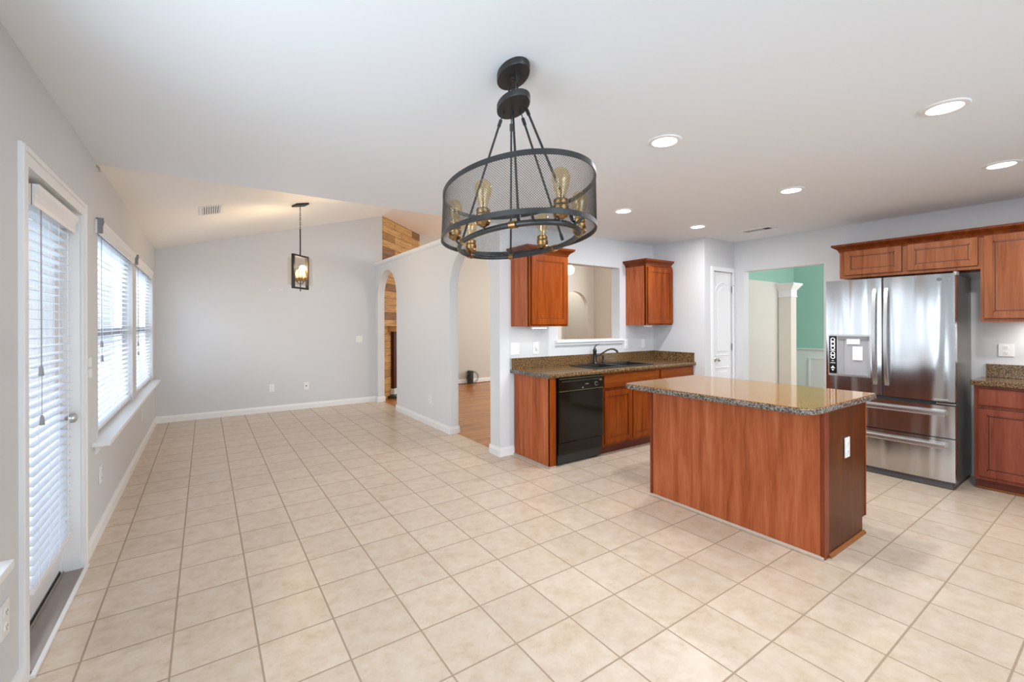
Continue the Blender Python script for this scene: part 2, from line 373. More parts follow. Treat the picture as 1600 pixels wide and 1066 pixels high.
struct(obj('ceiling_living', B(2.673, 9.42, YE + 0.001, 10.5, ZV - 0.003, ZV + 0.1), vault_glow_tint))
struct(obj('wall_gable', prism(nb(), [(XL, ZC), (9.4, ZC), (9.4, ZV), (2.673, ZV - 0.004), (XL, vz(XL) - 0.001)], 'Y', YE, YE + 0.02), ceil_paint))

# left wall with the patio door and three windows
DOOR = (2.55, 3.49, -0.06, 2.04); W1 = (3.985, 5.70, 0.655, 2.03); W2 = (5.975, 7.70, 0.655, 2.03); W3 = (0.25, 1.965, 0.655, 2.03)
struct(obj('wall_left', wall_grid('X', XL - 0.14, XL, (YR, YB + 0.12), (-0.06, ZC + 0.02), [DOOR, W1, W2, W3]), wall_paint), 'grey wall with patio door and windows')
struct(obj('wall_back', prism(nb(), [(XL, 0), (2.673, 0), (2.673, vz(2.673)), (XL, vz(XL))], 'Y', YB, YB + 0.12), wall_paint), 'grey back wall of the dining area')
struct(obj('wall_rear', wall_grid('Y', YR - 0.14, YR, (XL - 0.14, XR + 0.14), (-0.06, ZC), [(-0.3, 3.6, 0.3, 2.2)]), wall_paint), 'unseen wall behind the camera with an added opening for fill light')  # opening added so the rear fill light can enter
# arch wall: outline along Y with two arches that reach the floor
def arch(y0, y1, zs=1.85, rise=0.48, n=28):
    c, r = (y0 + y1) / 2, (y1 - y0) / 2
    return [(y0, 0)] + [(c - r * math.cos(PI * k / n), zs + rise * math.sin(PI * k / n)) for k in range(n + 1)] + [(y1, 0)]
A2 = (4.116, 5.090); A1 = (6.995, 7.945)
out = [(YS, 0)] + arch(*A2) + arch(*A1) + [(YB, 0), (YB, 2.447), (YS, 2.447)]
struct(obj('wall_arches', prism(nb(), out, 'X', XA, XA + 0.12), paint('wall_paint_lit', (0.69, 0.70, 0.71)), smooth=False), 'grey half height wall with two arched openings')  # same grey paint as the other walls, with its brighter lighting put into the colour
_cap = nb(); prism(_cap, [(XA - 0.028, 2.455), (XA - 0.045, 2.475), (XA - 0.045, 2.503), (XA + 0.165, 2.503), (XA + 0.165, 2.475), (XA + 0.148, 2.455), (XA + 0.12, 2.447), (XA, 2.447)], 'Y', YE + 0.002, YB)
struct(obj('trim_1', _cap, trim_white), 'white moulded cap along the top of the arch wall')
# sink wall with pass-through
PT = (3.357, 4.396, 1.185, 2.115)
struct(obj('wall_sink', wall_grid('Y', YS, YS + 0.14, (XA + 0.12, 9.3), (0, ZC), [PT]), wall_paint), 'grey kitchen wall with pass-through over the sink')
struct(obj('wall_pillar', B(XA, XA + 0.12, YS, YS + 0.001, 2.447, ZC), wall_paint))
_sl = nb(); prism(_sl, [(YS - 0.005, 1.135), (YS - 0.025, 1.15), (YS - 0.025, 1.168), (YS - 0.05, 1.182), (YS - 0.05, 1.207), (YS + 0.15, 1.207), (YS + 0.15, 1.185), (YS, 1.185), (YS, 1.135)], 'X', 3.30, 4.435)
struct(obj('trim_2', _sl, trim_white), 'white moulded sill of the pass-through')
# pantry
struct(obj('wall_pantry_side', B(XP, XP + 0.1, YP, YS, 0, ZC), wall_paint))
PD = (5.246, 5.706, 0.0, 2.062)
struct(obj('wall_pantry', wall_grid('Y', YP, YP + 0.1, (XP + 0.1, XR), (0, ZC), [PD]), wall_paint), 'grey wall around the pantry door')
OPN = (2.13, 3.035, -0.06, 2.07)
struct(obj('wall_right', wall_grid('X', XR, XR + 0.12, (YR, YS), (-0.06, ZC), [OPN]), wall_paint), 'grey right wall with opening to the dining room')
# living room
_a = arch(8.06, 9.06, 1.86, 0.45)
lo = [(3.92, 0)] + _a + [(9.3, 0), (9.3, ZV), (3.92, ZV)]
struct(obj('wall_living_back', prism(nb(), lo, 'Y', 9.285, 9.42), beige_paint), 'beige wall of the living room')
struct(obj('wall_living_right', B(9.3, 9.42, 4.066, 9.42, 0, ZV), beige_paint))
struct(obj('wall_living_front', B(XA + 0.12, 9.3, YS + 0.1405, YS + 0.145, ZC, ZV), beige_paint))
struct(obj('wall_hall', B(7.5, 9.6, 10.3, 10.4, 0, ZV), beige_paint))
struct(obj('wall_hall_side', B(9.07, 9.17, 9.42, 10.3, 0, ZV), beige_paint))
struct(obj('wall_hall_end', B(7.9, 8.0, 9.42, 10.3, 0, ZV), beige_paint))
# plank wall at 45 degrees
L45 = math.hypot(1.247, 1.229); pw = obj('wall_planks', B(0, L45, 0, 0.08, 0, ZV), plank); pw.location = (2.673, YB, 0); pw.rotation_euler = (0, 0, math.atan2(1.229, 1.247))
struct(pw, 'diagonal wall of reclaimed wood planks')
# dining room behind the right wall
XG, YG = 9.0, 3.82
struct(obj('wall_dining_back', B(XR + 0.12, XG, YG, YG + 0.1, 0, 2.9), green_paint))
struct(obj('wall_dining_right', B(XG, XG + 0.1, 0.2, YG, 0, 2.9), green_paint))
struct(obj('wall_dining_front', B(XR + 0.12, XG, 0.1, 0.2, 0, 2.9), beige_paint))
struct(obj('ceiling_dining', B(XR + 0.12, XG, 0.2, YG, 2.75, 2.85), ceil_paint))
struct(obj('wall_dining_beige', B(XR + 0.12, 6.82, 3.10, 3.20, 0, 1.985), beige_paint), 'beige partition seen through the opening')
col = thing('dining_column', 'square white column with flared capital beyond the kitchen opening', 'column', (6.88, 3.005, 0))
cream = paint('cream_column_paint', (0.66, 0.62, 0.55))
obj('shaft', B(6.80, 6.965, 2.925, 3.09, 0.0, 1.77), cream, col)
_cp = nb()
for z0, z1, e0, e1 in ((1.77, 1.785, 0.012, 0.012), (1.785, 1.87, 0.004, 0.006), (1.87, 1.94, 0.008, 0.055), (1.94, 1.965, 0.06, 0.06)):
    vs = []
    for z, e in ((z0, e0), (z1, e1)):
        vs.append([_cp.verts.new(p) for p in ((6.80 - e, 2.925 - e, z), (6.965 + e, 2.925 - e, z), (6.965 + e, 3.09 + e, z), (6.80 - e, 3.09 + e, z))])
    for k in range(4): _cp.faces.new((vs[0][k], vs[0][(k + 1) % 4], vs[1][(k + 1) % 4], vs[1][k]))
    _cp.faces.new(vs[0][::-1]); _cp.faces.new(vs[1])
obj('capital', _cp, trim_white, col)
# wainscot on the green wall
_w = nb(); box(_w, XG - 0.012, XG, 0.2, YG, 0, 0.90)
prism(_w, [(XG - 0.012, 0.90), (XG - 0.03, 0.905), (XG - 0.045, 0.925), (XG - 0.045, 0.94), (XG, 0.94), (XG, 0.90)], 'Y', 0.2, YG)
_y = YG - 0.24
while _y > 0.6:
    for a in ((_y - 0.8, _y, 0.75, 0.78), (_y - 0.8, _y, 0.2, 0.23), (_y - 0.8, _y - 0.77, 0.23, 0.75), (_y - 0.03, _y, 0.23, 0.75)): box(_w, XG - 0.026, XG - 0.012, a[0], a[1], a[2], a[3])
    _y -= 1.0
struct(obj('trim_3', _w, trim_white), 'white wainscot with chair rail under the green wall')

# baseboards
def base(name, axis, a, sgn, u0, u1, h=0.095):
    pr = [(0, 0), (sgn * 0.016, 0), (sgn * 0.016, h * 0.7), (sgn * 0.010, h * 0.82), (sgn * 0.006, h), (0, h)]
    pts = [(a + p, z) for p, z in pr]
    return struct(obj(name, prism(nb(), pts, 'Y' if axis == 'X' else 'X', u0, u1), trim_white))
base('baseboard_left', 'X', XL, 1, 3.575, YB); base('baseboard_left', 'X', XL, 1, YR, 2.465)
base('baseboard_back', 'Y', YB, -1, XL, XA)
base('baseboard_arch', 'X', XA, -1, YS, A2[0] - 0.0); base('baseboard_arch', 'X', XA, -1, A2[1], A1[0]); base('baseboard_arch', 'X', XA, -1, A1[1], YB)
for y, s in ((A2[0], 1), (A2[1], -1), (A1[0], 1), (A1[1], -1)): base('baseboard_jamb', 'Y', y, s, XA - 0.012, XA + 0.132)
base('baseboard_pillar', 'Y', YS, -1, XA - 0.014, 2.728)
base('baseboard_living', 'Y', 9.285, -1, 3.95, 8.06)
base('baseboard_pantry', 'X', XP, -1, YP, 3.28)

# ------------------------------------------------------------------ patio door and windows
d1 = bpy.data.objects.new('door_1', None); C.objects.link(d1); d1.location = (XL, 3.02, 0); struct(d1, 'white patio door with full length glass')
_c = nb()
for a in ((2.46, 2.535, 0, 2.105), (3.50, 3.575, 0, 2.105), (2.535, 3.50, 2.03, 2.105)):
    box(_c, XL, XL + 0.012, a[0], a[1], a[2], a[3]); 
    if a[2] == 0:
        box(_c, XL + 0.012, XL + 0.018, a[0] + (0.05 if a[0] > 3 else 0.005), a[1] - (0.005 if a[0] > 3 else 0.05), 0, 2.10)
    else: box(_c, XL + 0.012, XL + 0.018, 2.50, 3.53, 2.08, 2.10)
obj('door_casing', _c, trim_white, d1)
_j = nb(); box(_j, XL - 0.14, XL - 0.001, 2.55, 2.562, 0, 2.04); box(_j, XL - 0.14, XL - 0.001, 3.478, 3.49, 0, 2.04); box(_j, XL - 0.14, XL - 0.001, 2.562, 3.478, 2.028, 2.04)
box(_j, XL - 0.085, XL - 0.072, 3.466, 3.478, 0.02, 2.028)
obj('door_jamb', _j, trim_white, d1)
_p = nb(); xs = XL - 0.125
for a in ((2.565, 2.68, 0.03, 2.02), (3.36, 3.475, 0.03, 2.02), (2.68, 3.36, 0.03, 0.22), (2.68, 3.36, 1.90, 2.02)): box(_p, xs, xs + 0.04, *a)
obj('door_panel', _p, door_white, d1)
obj('glass_pane', B(xs + 0.017, xs + 0.022, 2.68, 3.36, 0.22, 1.90), pane, d1)
_k = nb(); lathe(_k, [(0.03, 0.0), (0.03, 0.006), (0.012, 0.010), (0.011, 0.035), (0.018, 0.045), (0.027, 0.055), (0.029, 0.068), (0.024, 0.078), (0.010, 0.084), (0.0, 0.085)], 20, (xs + 0.04, 3.415, 0.885), 'X', cap=False)
obj('door_knob', _k, chrome, d1, smooth='auto')
_t = nb(); box(_t, XL - 0.14, XL + 0.012, 2.56, 3.48, 0.0, 0.014); box(_t, XL - 0.075, XL - 0.068, 2.56, 3.48, 0.014, 0.022)
obj('threshold', _t, alum, d1); obj('sill_strip', B(XL + 0.012, XL + 0.028, 2.53, 3.53, 0.0, 0.012), trim_white, d1)
_ws = nb(); box(_ws, xs + 0.04, xs + 0.045, 2.57, 3.47, 0.016, 0.03); obj('weatherstrip', _ws, black_matte, d1)

rail_m = mat('shaded_sash_rail', (0.34, 0.34, 0.35), 0.5)  # the rail's shade is put into this grey
def window(n, y0, y1, label):
    o = bpy.data.objects.new('window_%d' % n, None); C.objects.link(o); o.location = (XL - 0.1, (y0 + y1) / 2, 0.655); struct(o, label)
    x0, x1, z0, z1, zm = XL - 0.135, XL - 0.075, 0.656, 2.03, 1.345
    f = nb()
    for a in ((y0, y0 + 0.045, z0, z1), (y1 - 0.045, y1, z0, z1), (y0 + 0.045, y1 - 0.045, z0, z0 + 0.05), (y0 + 0.045, y1 - 0.045, z1 - 0.045, z1)): box(f, x0, x1, *a)
    obj('window_frame', f, trim_white, o); obj('meeting_rail', B(x0, x1, y0 + 0.046, y1 - 0.046, zm - 0.028, zm + 0.028), rail_m, o)
    obj('glass_pane', B(x0 + 0.028, x0 + 0.032, y0 + 0.045, y1 - 0.045, z0 + 0.05, zm - 0.025), pane, o)
    obj('glass_pane', B(x0 + 0.028, x0 + 0.032, y0 + 0.045, y1 - 0.045, zm + 0.025, z1 - 0.045), pane, o)
window(1, W1[0], W1[1], 'window next to the patio door'); window(2, W2[0], W2[1], 'window nearest the back corner'); window(3, W3[0], W3[1], 'window left of the camera')
def sill(n, y0, y1, label):
    s = nb(); box(s, XL - 0.075, XL + 0.085, y0, y1, 0.628, 0.656, bev=0.005)
    prism(s, [(XL, 0.565), (XL + 0.012, 0.57), (XL + 0.018, 0.60), (XL + 0.032, 0.628), (XL, 0.628)], 'Y', y0 + 0.08, y1 - 0.05)
    struct(obj('trim_%d' % n, s, trim_white), label)
sill(4, 3.80, 7.73, 'white sill under the two dining windows'); sill(5, 0.05, 2.07, 'white sill under the near window')

clip_m = mat('smoky_clip', (0.22, 0.22, 0.23), 0.4)
def blinds(name, label, y0, y1, z0, z1, xc, vy0, vy1, vx, clips, cord_y, tilt):
    t = thing(name, label, 'blind', (xc, (y0 + y1) / 2, z1)); 
    b = nb(); w = 0.048; n = int((z1 - z0) / 0.043)
    ca, sa = math.cos(tilt) * w / 2, math.sin(tilt) * w / 2
    for i in range(n):
        z = z0 + 0.03 + i * (z1 - 0.05 - z0) / n; ys = (y0, y1)
        A = []
        for y in ys:
            A.append([b.verts.new(p) for p in ((xc - ca, y, z + sa), (xc, y, z + 0.003), (xc + ca, y, z - sa), (xc + ca, y, z - sa - 0.0025), (xc, y, z + 0.0005), (xc - ca, y, z + sa - 0.0025))])
        for k in range(6): b.faces.new((A[0][k], A[0][(k + 1) % 6], A[1][(k + 1) % 6], A[1][k]))
        b.faces.new(A[0]); b.faces.new(A[1][::-1])
    bmesh.ops.recalc_face_normals(b, faces=b.faces[:])
    obj('slats', b, blind, t)
    obj('bottom_rail', B(xc - 0.025, xc + 0.025, y0, y1, z0 - 0.012, z0 + 0.012, bev=0.003), trim_white, t)
    obj('head_rail', B(xc - 0.025, xc + 0.022, y0, y1, z1 - 0.03, z1 + 0.02), trim_white, t)
    v = nb(); h0, h1 = z1 - 0.045, z1 + 0.045
    prism(v, [(vx - 0.014, h0), (vx - 0.006, h0), (vx - 0.003, h0 + 0.02), (vx - 0.003, h0 + 0.05), (vx + 0.008, h1 - 0.02), (vx + 0.010, h1), (vx - 0.014, h1)], 'Y', vy0, vy1)
    for yy in (vy0, vy1 - 0.008): box(v, xc - 0.03, vx - 0.012, yy, yy + 0.008, h0, h1)
    obj('valance', v, trim_white, t)
    l = nb()
    for f in (0.1, 0.37, 0.63, 0.9):
        yy = y0 + f * (y1 - y0)
        for dx in (-0.026, 0.026): tube(l, [(xc + dx, yy, z0), (xc + dx, yy, z1)], 0.0011, 4)
    obj('ladder_cord', l, grey_plastic if tilt < 0 else trim_white, t)
    for k, (cy, zb) in enumerate(cord_y):
        c = nb(); tube(c, [(xc + 0.034, cy, z1 - 0.03), (xc + 0.034, cy, zb + 0.02)], 0.0014, 5)
        oc = obj('pull_cord', c, grey_plastic, t)
        s = nb(); lathe(s, [(0.004, 0.02), (0.007, 0.012), (0.010, -0.02), (0.008, -0.024)], 12, (xc + 0.034, cy, zb)); obj('tassel', s, grey_plastic, oc, smooth='auto')
    for cy in clips:
        s = nb(); box(s, vx - 0.010, vx + 0.014, cy - 0.006, cy + 0.001, z1 - 0.045, z1 + 0.052); box(s, vx - 0.02, vx + 0.018, cy - 0.008, cy + 0.004, z1 + 0.045, z1 + 0.056)
        tube(s, [(vx + 0.012, cy, z1 + 0.05), (vx + 0.018, cy, z1 + 0.03), (vx + 0.006, cy, z1 - 0.02)], 0.003, 6)
        obj('valance_clip', s, clip_m, t)
    return t
blinds('door_blind', 'white slatted blind hanging on the patio door', 2.735, 3.375, 0.255, 1.955, XL - 0.045, 2.70, 3.43, XL - 0.004, [], [(2.80, 1.20), (2.81, 0.98)], 0.05)
blinds('window_blind', 'white slatted blind in the window beside the patio door', 4.0, 5.68, 0.69, 2.045, XL - 0.040, 3.92, 5.68, XL + 0.022, [3.925], [(4.16, 1.27), (4.17, 1.17)], 0.05)
blinds('window_blind', 'white slatted blind in the window nearest the back corner', 5.99, 7.68, 0.69, 2.045, XL - 0.040, 5.78, 7.46, XL + 0.022, [5.785], [(6.20, 1.20), (6.21, 1.10)], 0.05)

# porch outside the glass
porch_m = mat('grey_porch_boards', (0.55, 0.56, 0.58), 0.7); post_m = mat('weathered_post', (0.16, 0.16, 0.17), 0.7)
struct(obj('floor_porch', B(-6, XL - 0.141, -3, 10, -0.2, -0.1), porch_m))
for k, (px_, py_) in enumerate(((-1.2, 6.34), (-1.2, 10.2))):
    t = obj('porch_post', B(px_ - 0.05, px_ + 0.05, py_ - 0.09, py_ + 0.09, -0.1, 2.8), post_m)
    tag(t, 'dark porch post outside the ' + ('patio door', 'first window', 'second window')[k], 'post', 'porch posts')

# ------------------------------------------------------------------ pantry door
d2 = bpy.data.objects.new('door_2', None); C.objects.link(d2); d2.location = (5.476, YP, 0); struct(d2, 'narrow white pantry door with arched raised panels')
_c = nb(); 
for a in ((5.200, 5.250, 0, 2.115), (5.70, 5.746, 0, 2.115), (5.25, 5.70, 2.062, 2.115)): box(_c, a[0], a[1], YP - 0.014, YP, a[2], a[3], bev=0.003)
obj('door_casing', _c, trim_white, d2)
_p = nb(); yd = YP + 0.014; box(_p, 5.252, 5.70, yd, yd + 0.035, 0.01, 2.055)
def raised(bm, x0, x1, z0, z1, arch_h, y, depth=0.01):
    """a moulded ring and a raised field with an arched head on a door face looking towards -Y"""
    def outl(e, hh):
        p = [(x0 + e, z0 + e), (x1 - e, z0 + e), (x1 - e, z1 - e)]
        if hh:
            for k in range(1, 12):
                t = k / 12; xx = x1 - e - (x1 - x0 - 2 * e) * t; p.append((xx, z1 - e + hh * math.sin(PI * t) ** 0.8))
        p.append((x0 + e, z1 - e)); return p
    A = outl(0, arch_h); D = outl(0.022, arch_h)
    n = len(A); va = [bm.verts.new((x, y, z)) for x, z in A]; vb = [bm.verts.new((x, y - depth, z)) for x, z in outl(0.009, arch_h)]; vc = [bm.verts.new((x, y - 0.001, z)) for x, z in D]
    for k in range(n):
        bm.faces.new((va[k], va[(k + 1) % n], vb[(k + 1) % n], vb[k])); bm.faces.new((vb[k], vb[(k + 1) % n], vc[(k + 1) % n], vc[k]))
    E = outl(0.05, arch_h * 0.9); vd = [bm.verts.new((x, y - 0.001, z)) for x, z in E]; G = outl(0.065, arch_h * 0.85); ve = [bm.verts.new((x, y - depth * 0.8, z)) for x, z in G]
    for k in range(n): bm.faces.new((vd[k], vd[(k + 1) % n], ve[(k + 1) % n], ve[k]))
    bm.faces.new(ve)
raised(_p, 5.31, 5.645, 0.98, 1.83, 0.10, yd); raised(_p, 5.31, 5.645, 0.16, 0.84, 0.0, yd)
obj('door_panel', _p, door_white, d2)
_k = nb(); lathe(_k, [(0.027, 0), (0.027, -0.006), (0.011, -0.010), (0.010, -0.032), (0.02, -0.04), (0.026, -0.052), (0.024, -0.064), (0.012, -0.072), (0, -0.073)], 20, (5.31, yd, 0.94), 'Y', cap=False)
obj('door_knob', _k, chrome, d2, smooth='auto')
for z in (1.84, 1.09, 0.25):
    _h = nb(); tube(_h, [(5.703, YP - 0.004, z - 0.045), (5.703, YP - 0.004, z + 0.045)], 0.006, 8); box(_h, 5.685, 5.703, YP + 0.006, YP + 0.014, z - 0.04, z + 0.04)
    if z > 1.8: tube(_h, [(5.703, YP - 0.006, z + 0.05), (5.66, YP - 0.05, z + 0.055), (5.64, YP - 0.06, z + 0.055)], 0.005, 6)
    obj('hinge', _h, chrome, d2)

# ------------------------------------------------------------------ outlets and switches
def plate(name, label, cat, loc, rotz, w=0.075, h=0.12, kind='duplex', group=None):
    """faces local -Y"""
    t = thing(name, label, cat, loc, rotz, group)
    obj('cover_plate', B(-w / 2, w / 2, -0.007, -0.0005, -h / 2, h / 2, bev=0.002), plastic_white, t, local=True)
    if kind == 'duplex':
        for z in (-0.026, 0.026):
            b = nb(); lathe(b, [(0.0, -0.0095), (0.016, -0.0095), (0.017, -0.006)], 20, (0, 0, z), 'Y', cap=False); r = obj('receptacle', b, plastic_white, t, local=True)
            s = nb(); box(s, -0.008, -0.006, -0.0102, -0.009, z - 0.002, z + 0.007); box(s, 0.006, 0.008, -0.0102, -0.009, z - 0.002, z + 0.006); box(s, -0.002, 0.002, -0.0102, -0.009, z - 0.011, z - 0.007)
            obj('slots', s, slot_dark, r, local=True)
    elif kind == 'jack':
        b = nb(); box(b, -0.009, 0.009, -0.0105, -0.006, -0.009, 0.009); obj('jack', b, slot_dark, t, local=True)
    else:
        k = int(kind)
        for i in range(k):
            x = (i - (k - 1) / 2) * 0.046
            obj('rocker', B(x - 0.016, x + 0.016, -0.011, -0.006, -0.032, 0.032, bev=0.002), plastic_white, t, local=True)
    return t
plate('wall_outlet', 'white outlet low on the back wall, left of the pair', 'outlet', (0.874, YB, 0.38), 0)
plate('wall_outlet', 'white jack plate low on the back wall, right of the pair', 'outlet', (1.384, YB, 0.375), 0, kind='jack')
plate('light_switch', 'white double light switch on the back wall near the arch', 'switch', (2.249, YB, 1.133), 0, 0.118, 0.12, '2')
plate('wall_outlet', 'white outlet between the two arches', 'outlet', (XA, 5.684, 0.363), -PI / 2)
plate('wall_outlet', 'white outlet below the window sill beside the patio door', 'outlet', (XL, 4.042, 0.395), PI / 2)
plate('wall_outlet', 'white outlet on the left wall near the back corner', 'outlet', (XL, 6.41, 0.40), PI / 2)
plate('wall_outlet', 'white outlet at the lower left edge before the patio door', 'outlet', (XL, 2.30, 0.365), PI / 2)
for z, w in ((1.172, 'upper'), (1.106, 'lower')):
    plate('light_switch', 'white rocker switch beside the patio door, %s of two' % w, 'switch', (XL, 3.712, z), PI / 2, 0.07, 0.062, '1').scale = (1, 1, 0.9)
plate('light_switch', 'white double switch left of the sink wall outlets', 'switch', (2.742, YS, 1.131), 0, 0.118, 0.13, '2')
plate('wall_outlet', 'white outlet with a plugged in cord under the left wall cabinet', 'outlet', (3.03, YS, 1.13), 0, 0.08, 0.13)
plate('wall_outlet', 'white outlet at the right end of the pass-through sill', 'outlet', (4.513, YS, 1.135), 0, 0.075, 0.125)
plate('light_switch', 'white single switch under the right wall cabinet', 'switch', (4.845, YS, 1.131), 0, 0.075, 0.115, '1')
plate('wall_outlet', 'white square outlet above the right counter', 'outlet', (XR, 0.742, 1.157), -PI / 2, 0.093, 0.108)
plate('island_outlet', 'white outlet on the end panel of the island', 'outlet', (3.322, 1.109, 0.617), 0, 0.072, 0.125)
for k, (x, z) in enumerate(((0.846, 1.955), (1.02, 1.962), (1.654, 1.966))):
    _b = nb(); lathe(_b, [(0.016, -0.0015), (0.016, 0)], 14, (x, YB, z), 'Y')
    tag(obj('wall_patch', _b, mat('white_spackle', (0.74, 0.74, 0.74), 0.7)), 'small white spackle spot on the back wall, %s of three' % ('leftmost', 'middle', 'rightmost')[k], 'patch', 'spackle spots')

# ------------------------------------------------------------------ cabinets
def shaker(name, parent, axis, face, u0, u1, z0, z1, m, out, panel_m=None, st=0.055, label=None, flat=False):
    """framed door/drawer front; axis = axis it faces along, out = -1 (towards smaller values)"""
    b = nb(); t = 0.020; rec = 0.009
    def bx(bm, ua, ub, za, zb, d0, d1, bev=0.0):
        a0, a1 = face + out * d0, face + out * d1
        if axis == 'Y': box(bm, ua, ub, a0, a1, za, zb, bev=bev)
        else: box(bm, a0, a1, ua, ub, za, zb, bev=bev)
    if flat: bx(b, u0, u1, z0, z1, 0, t, 0.004); return obj(name, b, m, parent)
    for q in ((u0, u0 + st, z0, z1), (u1 - st, u1, z0, z1), (u0 + st, u1 - st, z0, z0 + st), (u0 + st, u1 - st, z1 - st, z1)): bx(b, *q, 0, t, 0.002)
    for q in ((u0 + st, u0 + st + 0.008, z0 + st, z1 - st), (u1 - st - 0.008, u1 - st, z0 + st, z1 - st), (u0 + st, u1 - st, z0 + st, z0 + st + 0.008), (u0 + st, u1 - st, z1 - st - 0.008, z1 - st)): bx(b, *q, 0, t - 0.004, 0)
    d = obj(name, b, m, parent)
    v = nb(); e = 0.0035; bx(v, u0 - e, u1 + e, z0 - e, z1 + e, -0.0008, 0.0012); obj('shadow_line', v, cherry_dark, d)  # dark strip added as the shadow line around the front
    p = nb(); bx(p, u0 + st - 0.004, u1 - st + 0.004, z0 + st - 0.004, z1 - st + 0.004, 0, t - rec); obj('panel', p, panel_m or m, d)
    g = nb(); w = 0.0035 if axis == 'Y' else 0.0060
    for q in ((u0 + st + 0.008, u0 + st + 0.008 + w, z0 + st + 0.008, z1 - st - 0.008), (u1 - st - 0.008 - w, u1 - st - 0.008, z0 + st + 0.008, z1 - st - 0.008), (u0 + st + 0.008, u1 - st - 0.008, z0 + st + 0.008, z0 + st + 0.008 + w), (u0 + st + 0.008, u1 - st - 0.008, z1 - st - 0.008 - w, z1 - st - 0.008)): bx(g, *q, 0, t - rec + 0.0006)
    obj('panel_groove', g, cherry_dark, d)
    return d
CROWN = [(0, 0), (0.006, 0.0), (0.010, 0.018), (0.022, 0.034), (0.048, 0.052), (0.058, 0.060), (0.060, 0.078), (0, 0.078)]
def crown(parent, path, z, m, corners_open=False):
    """sweep the crown profile along a horizontal path of (x,y), outward to the right of travel"""
    b = nb(); n = len(path); rings = []
    for i, p in enumerate(path):
        P0 = Vector(path[i - 1]) if i else None; P1 = Vector(p); P2 = Vector(path[i + 1]) if i < n - 1 else None
        dirs = []
        if P0 is not None: dirs.append((P1 - P0).normalized())
        if P2 is not None: dirs.append((P2 - P1).normalized())
        ns = [Vector((d.y, -d.x)) for d in dirs]; nn = sum(ns, Vector((0, 0)))
        nn = nn / (nn.dot(ns[0])) if len(ns) == 2 else nn
        rings.append([b.verts.new((P1.x + nn.x * o, P1.y + nn.y * o, z + h)) for o, h in CROWN])
    for A, D in zip(rings, rings[1:]):
        for k in range(len(CROWN)): b.faces.new((A[k], A[(k + 1) % len(CROWN)], D[(k + 1) % len(CROWN)], D[k]))
    b.faces.new(rings[0]); b.faces.new(rings[-1][::-1]); bmesh.ops.recalc_face_normals(b, faces=b.faces[:])
    return obj('crown_moulding', b, m, parent)
YU = YS - 0.32
# left wall cabinet
c1 = thing('wall_cabinet', 'cherry wall cabinet left of the pass-through', 'cabinet', (2.957, YU, 1.372))
obj('body', B(2.695, 3.220, YU + 0.001, YS - 0.001, 1.372, 2.135), cherry_side, c1)
obj('face_frame', B(2.695, 3.220, YU - 0.001, YU + 0.018, 1.372, 2.135), cherry, c1)
shaker('door', c1, 'Y', YU - 0.002, 2.722, 3.205, 1.392, 2.105, cherry, -1, cherry)
crown(c1, [(2.695, YS - 0.003), (2.695, YU), (3.220, YU), (3.220, YS - 0.003)], 2.118, cherry_crown)
c2 = thing('wall_cabinet', 'cherry wall cabinet right of the pass-through in the corner', 'cabinet', (4.783, YU, 1.378))
obj('body', B(4.510, 5.045, YU + 0.001, YS - 0.001, 1.378, 2.135), cherry_side, c2)
obj('face_frame', B(4.510, 5.045, YU - 0.001, YU + 0.018, 1.378, 2.135), cherry, c2)
shaker('door', c2, 'Y', YU - 0.002, 4.535, 5.03, 1.398, 2.105, cherry, -1, cherry)
crown(c2, [(4.510, YS - 0.003), (4.510, YU), (5.006, YU)], 2.124, cherry_crown)
# cabinet lights under them
t = thing('under_cabinet_light', 'small white light bar under the tall cabinet by the refrigerator', 'light', (5.56, 0.46, 1.39))
obj('housing', B(5.53, 5.59, 0.36, 0.60, 1.386, 1.404), plastic_white, t); obj('diffuser', B(5.537, 5.583, 0.37, 0.59, 1.383, 1.386), led, t)
area('under_cabinet_glow', (5.56, 0.48, 1.38), (0.25, 0, -1), 0.04, 0.2, 2.2, (1, 0.96, 0.9))
for k, (x0, x1) in enumerate(((2.80, 2.98), (4.60, 4.70))):
    t = thing('under_cabinet_light', 'small white light bar under the %s wall cabinet' % ('left', 'right')[k], 'light', ((x0 + x1) / 2, YU + 0.1, 1.36))
    zt = (1.371, 1.377)[k]
    obj('housing', B(x0, x1, YU + 0.05, YU + 0.10, zt - 0.018, zt), plastic_white, t); obj('diffuser', B(x0 + 0.01, x1 - 0.01, YU + 0.056, YU + 0.094, zt - 0.021, zt - 0.018), led if k == 0 else plastic_white, t)
    if k == 0: area('under_cabinet_glow', ((x0 + x1) / 2, YU + 0.075, zt - 0.024), (0, 0, -1), 0.16, 0.03, 0.6, (1, 0.95, 0.85))
_cd = nb(); tube(_cd, [(3.03, YS - 0.03, 1.135), (3.06, YS - 0.02, 1.16), (3.085, YS - 0.008, 1.22), (3.08, YS - 0.006, 1.30), (3.075, YS - 0.008, 1.371)], 0.0035, 6)
box(_cd, 3.015, 3.045, YS - 0.032, YS - 0.012, 1.12, 1.15, bev=0.003)
tag(obj('power_cord', _cd, plastic_white), 'white cord running from the outlet up to the left wall cabinet', 'cord')

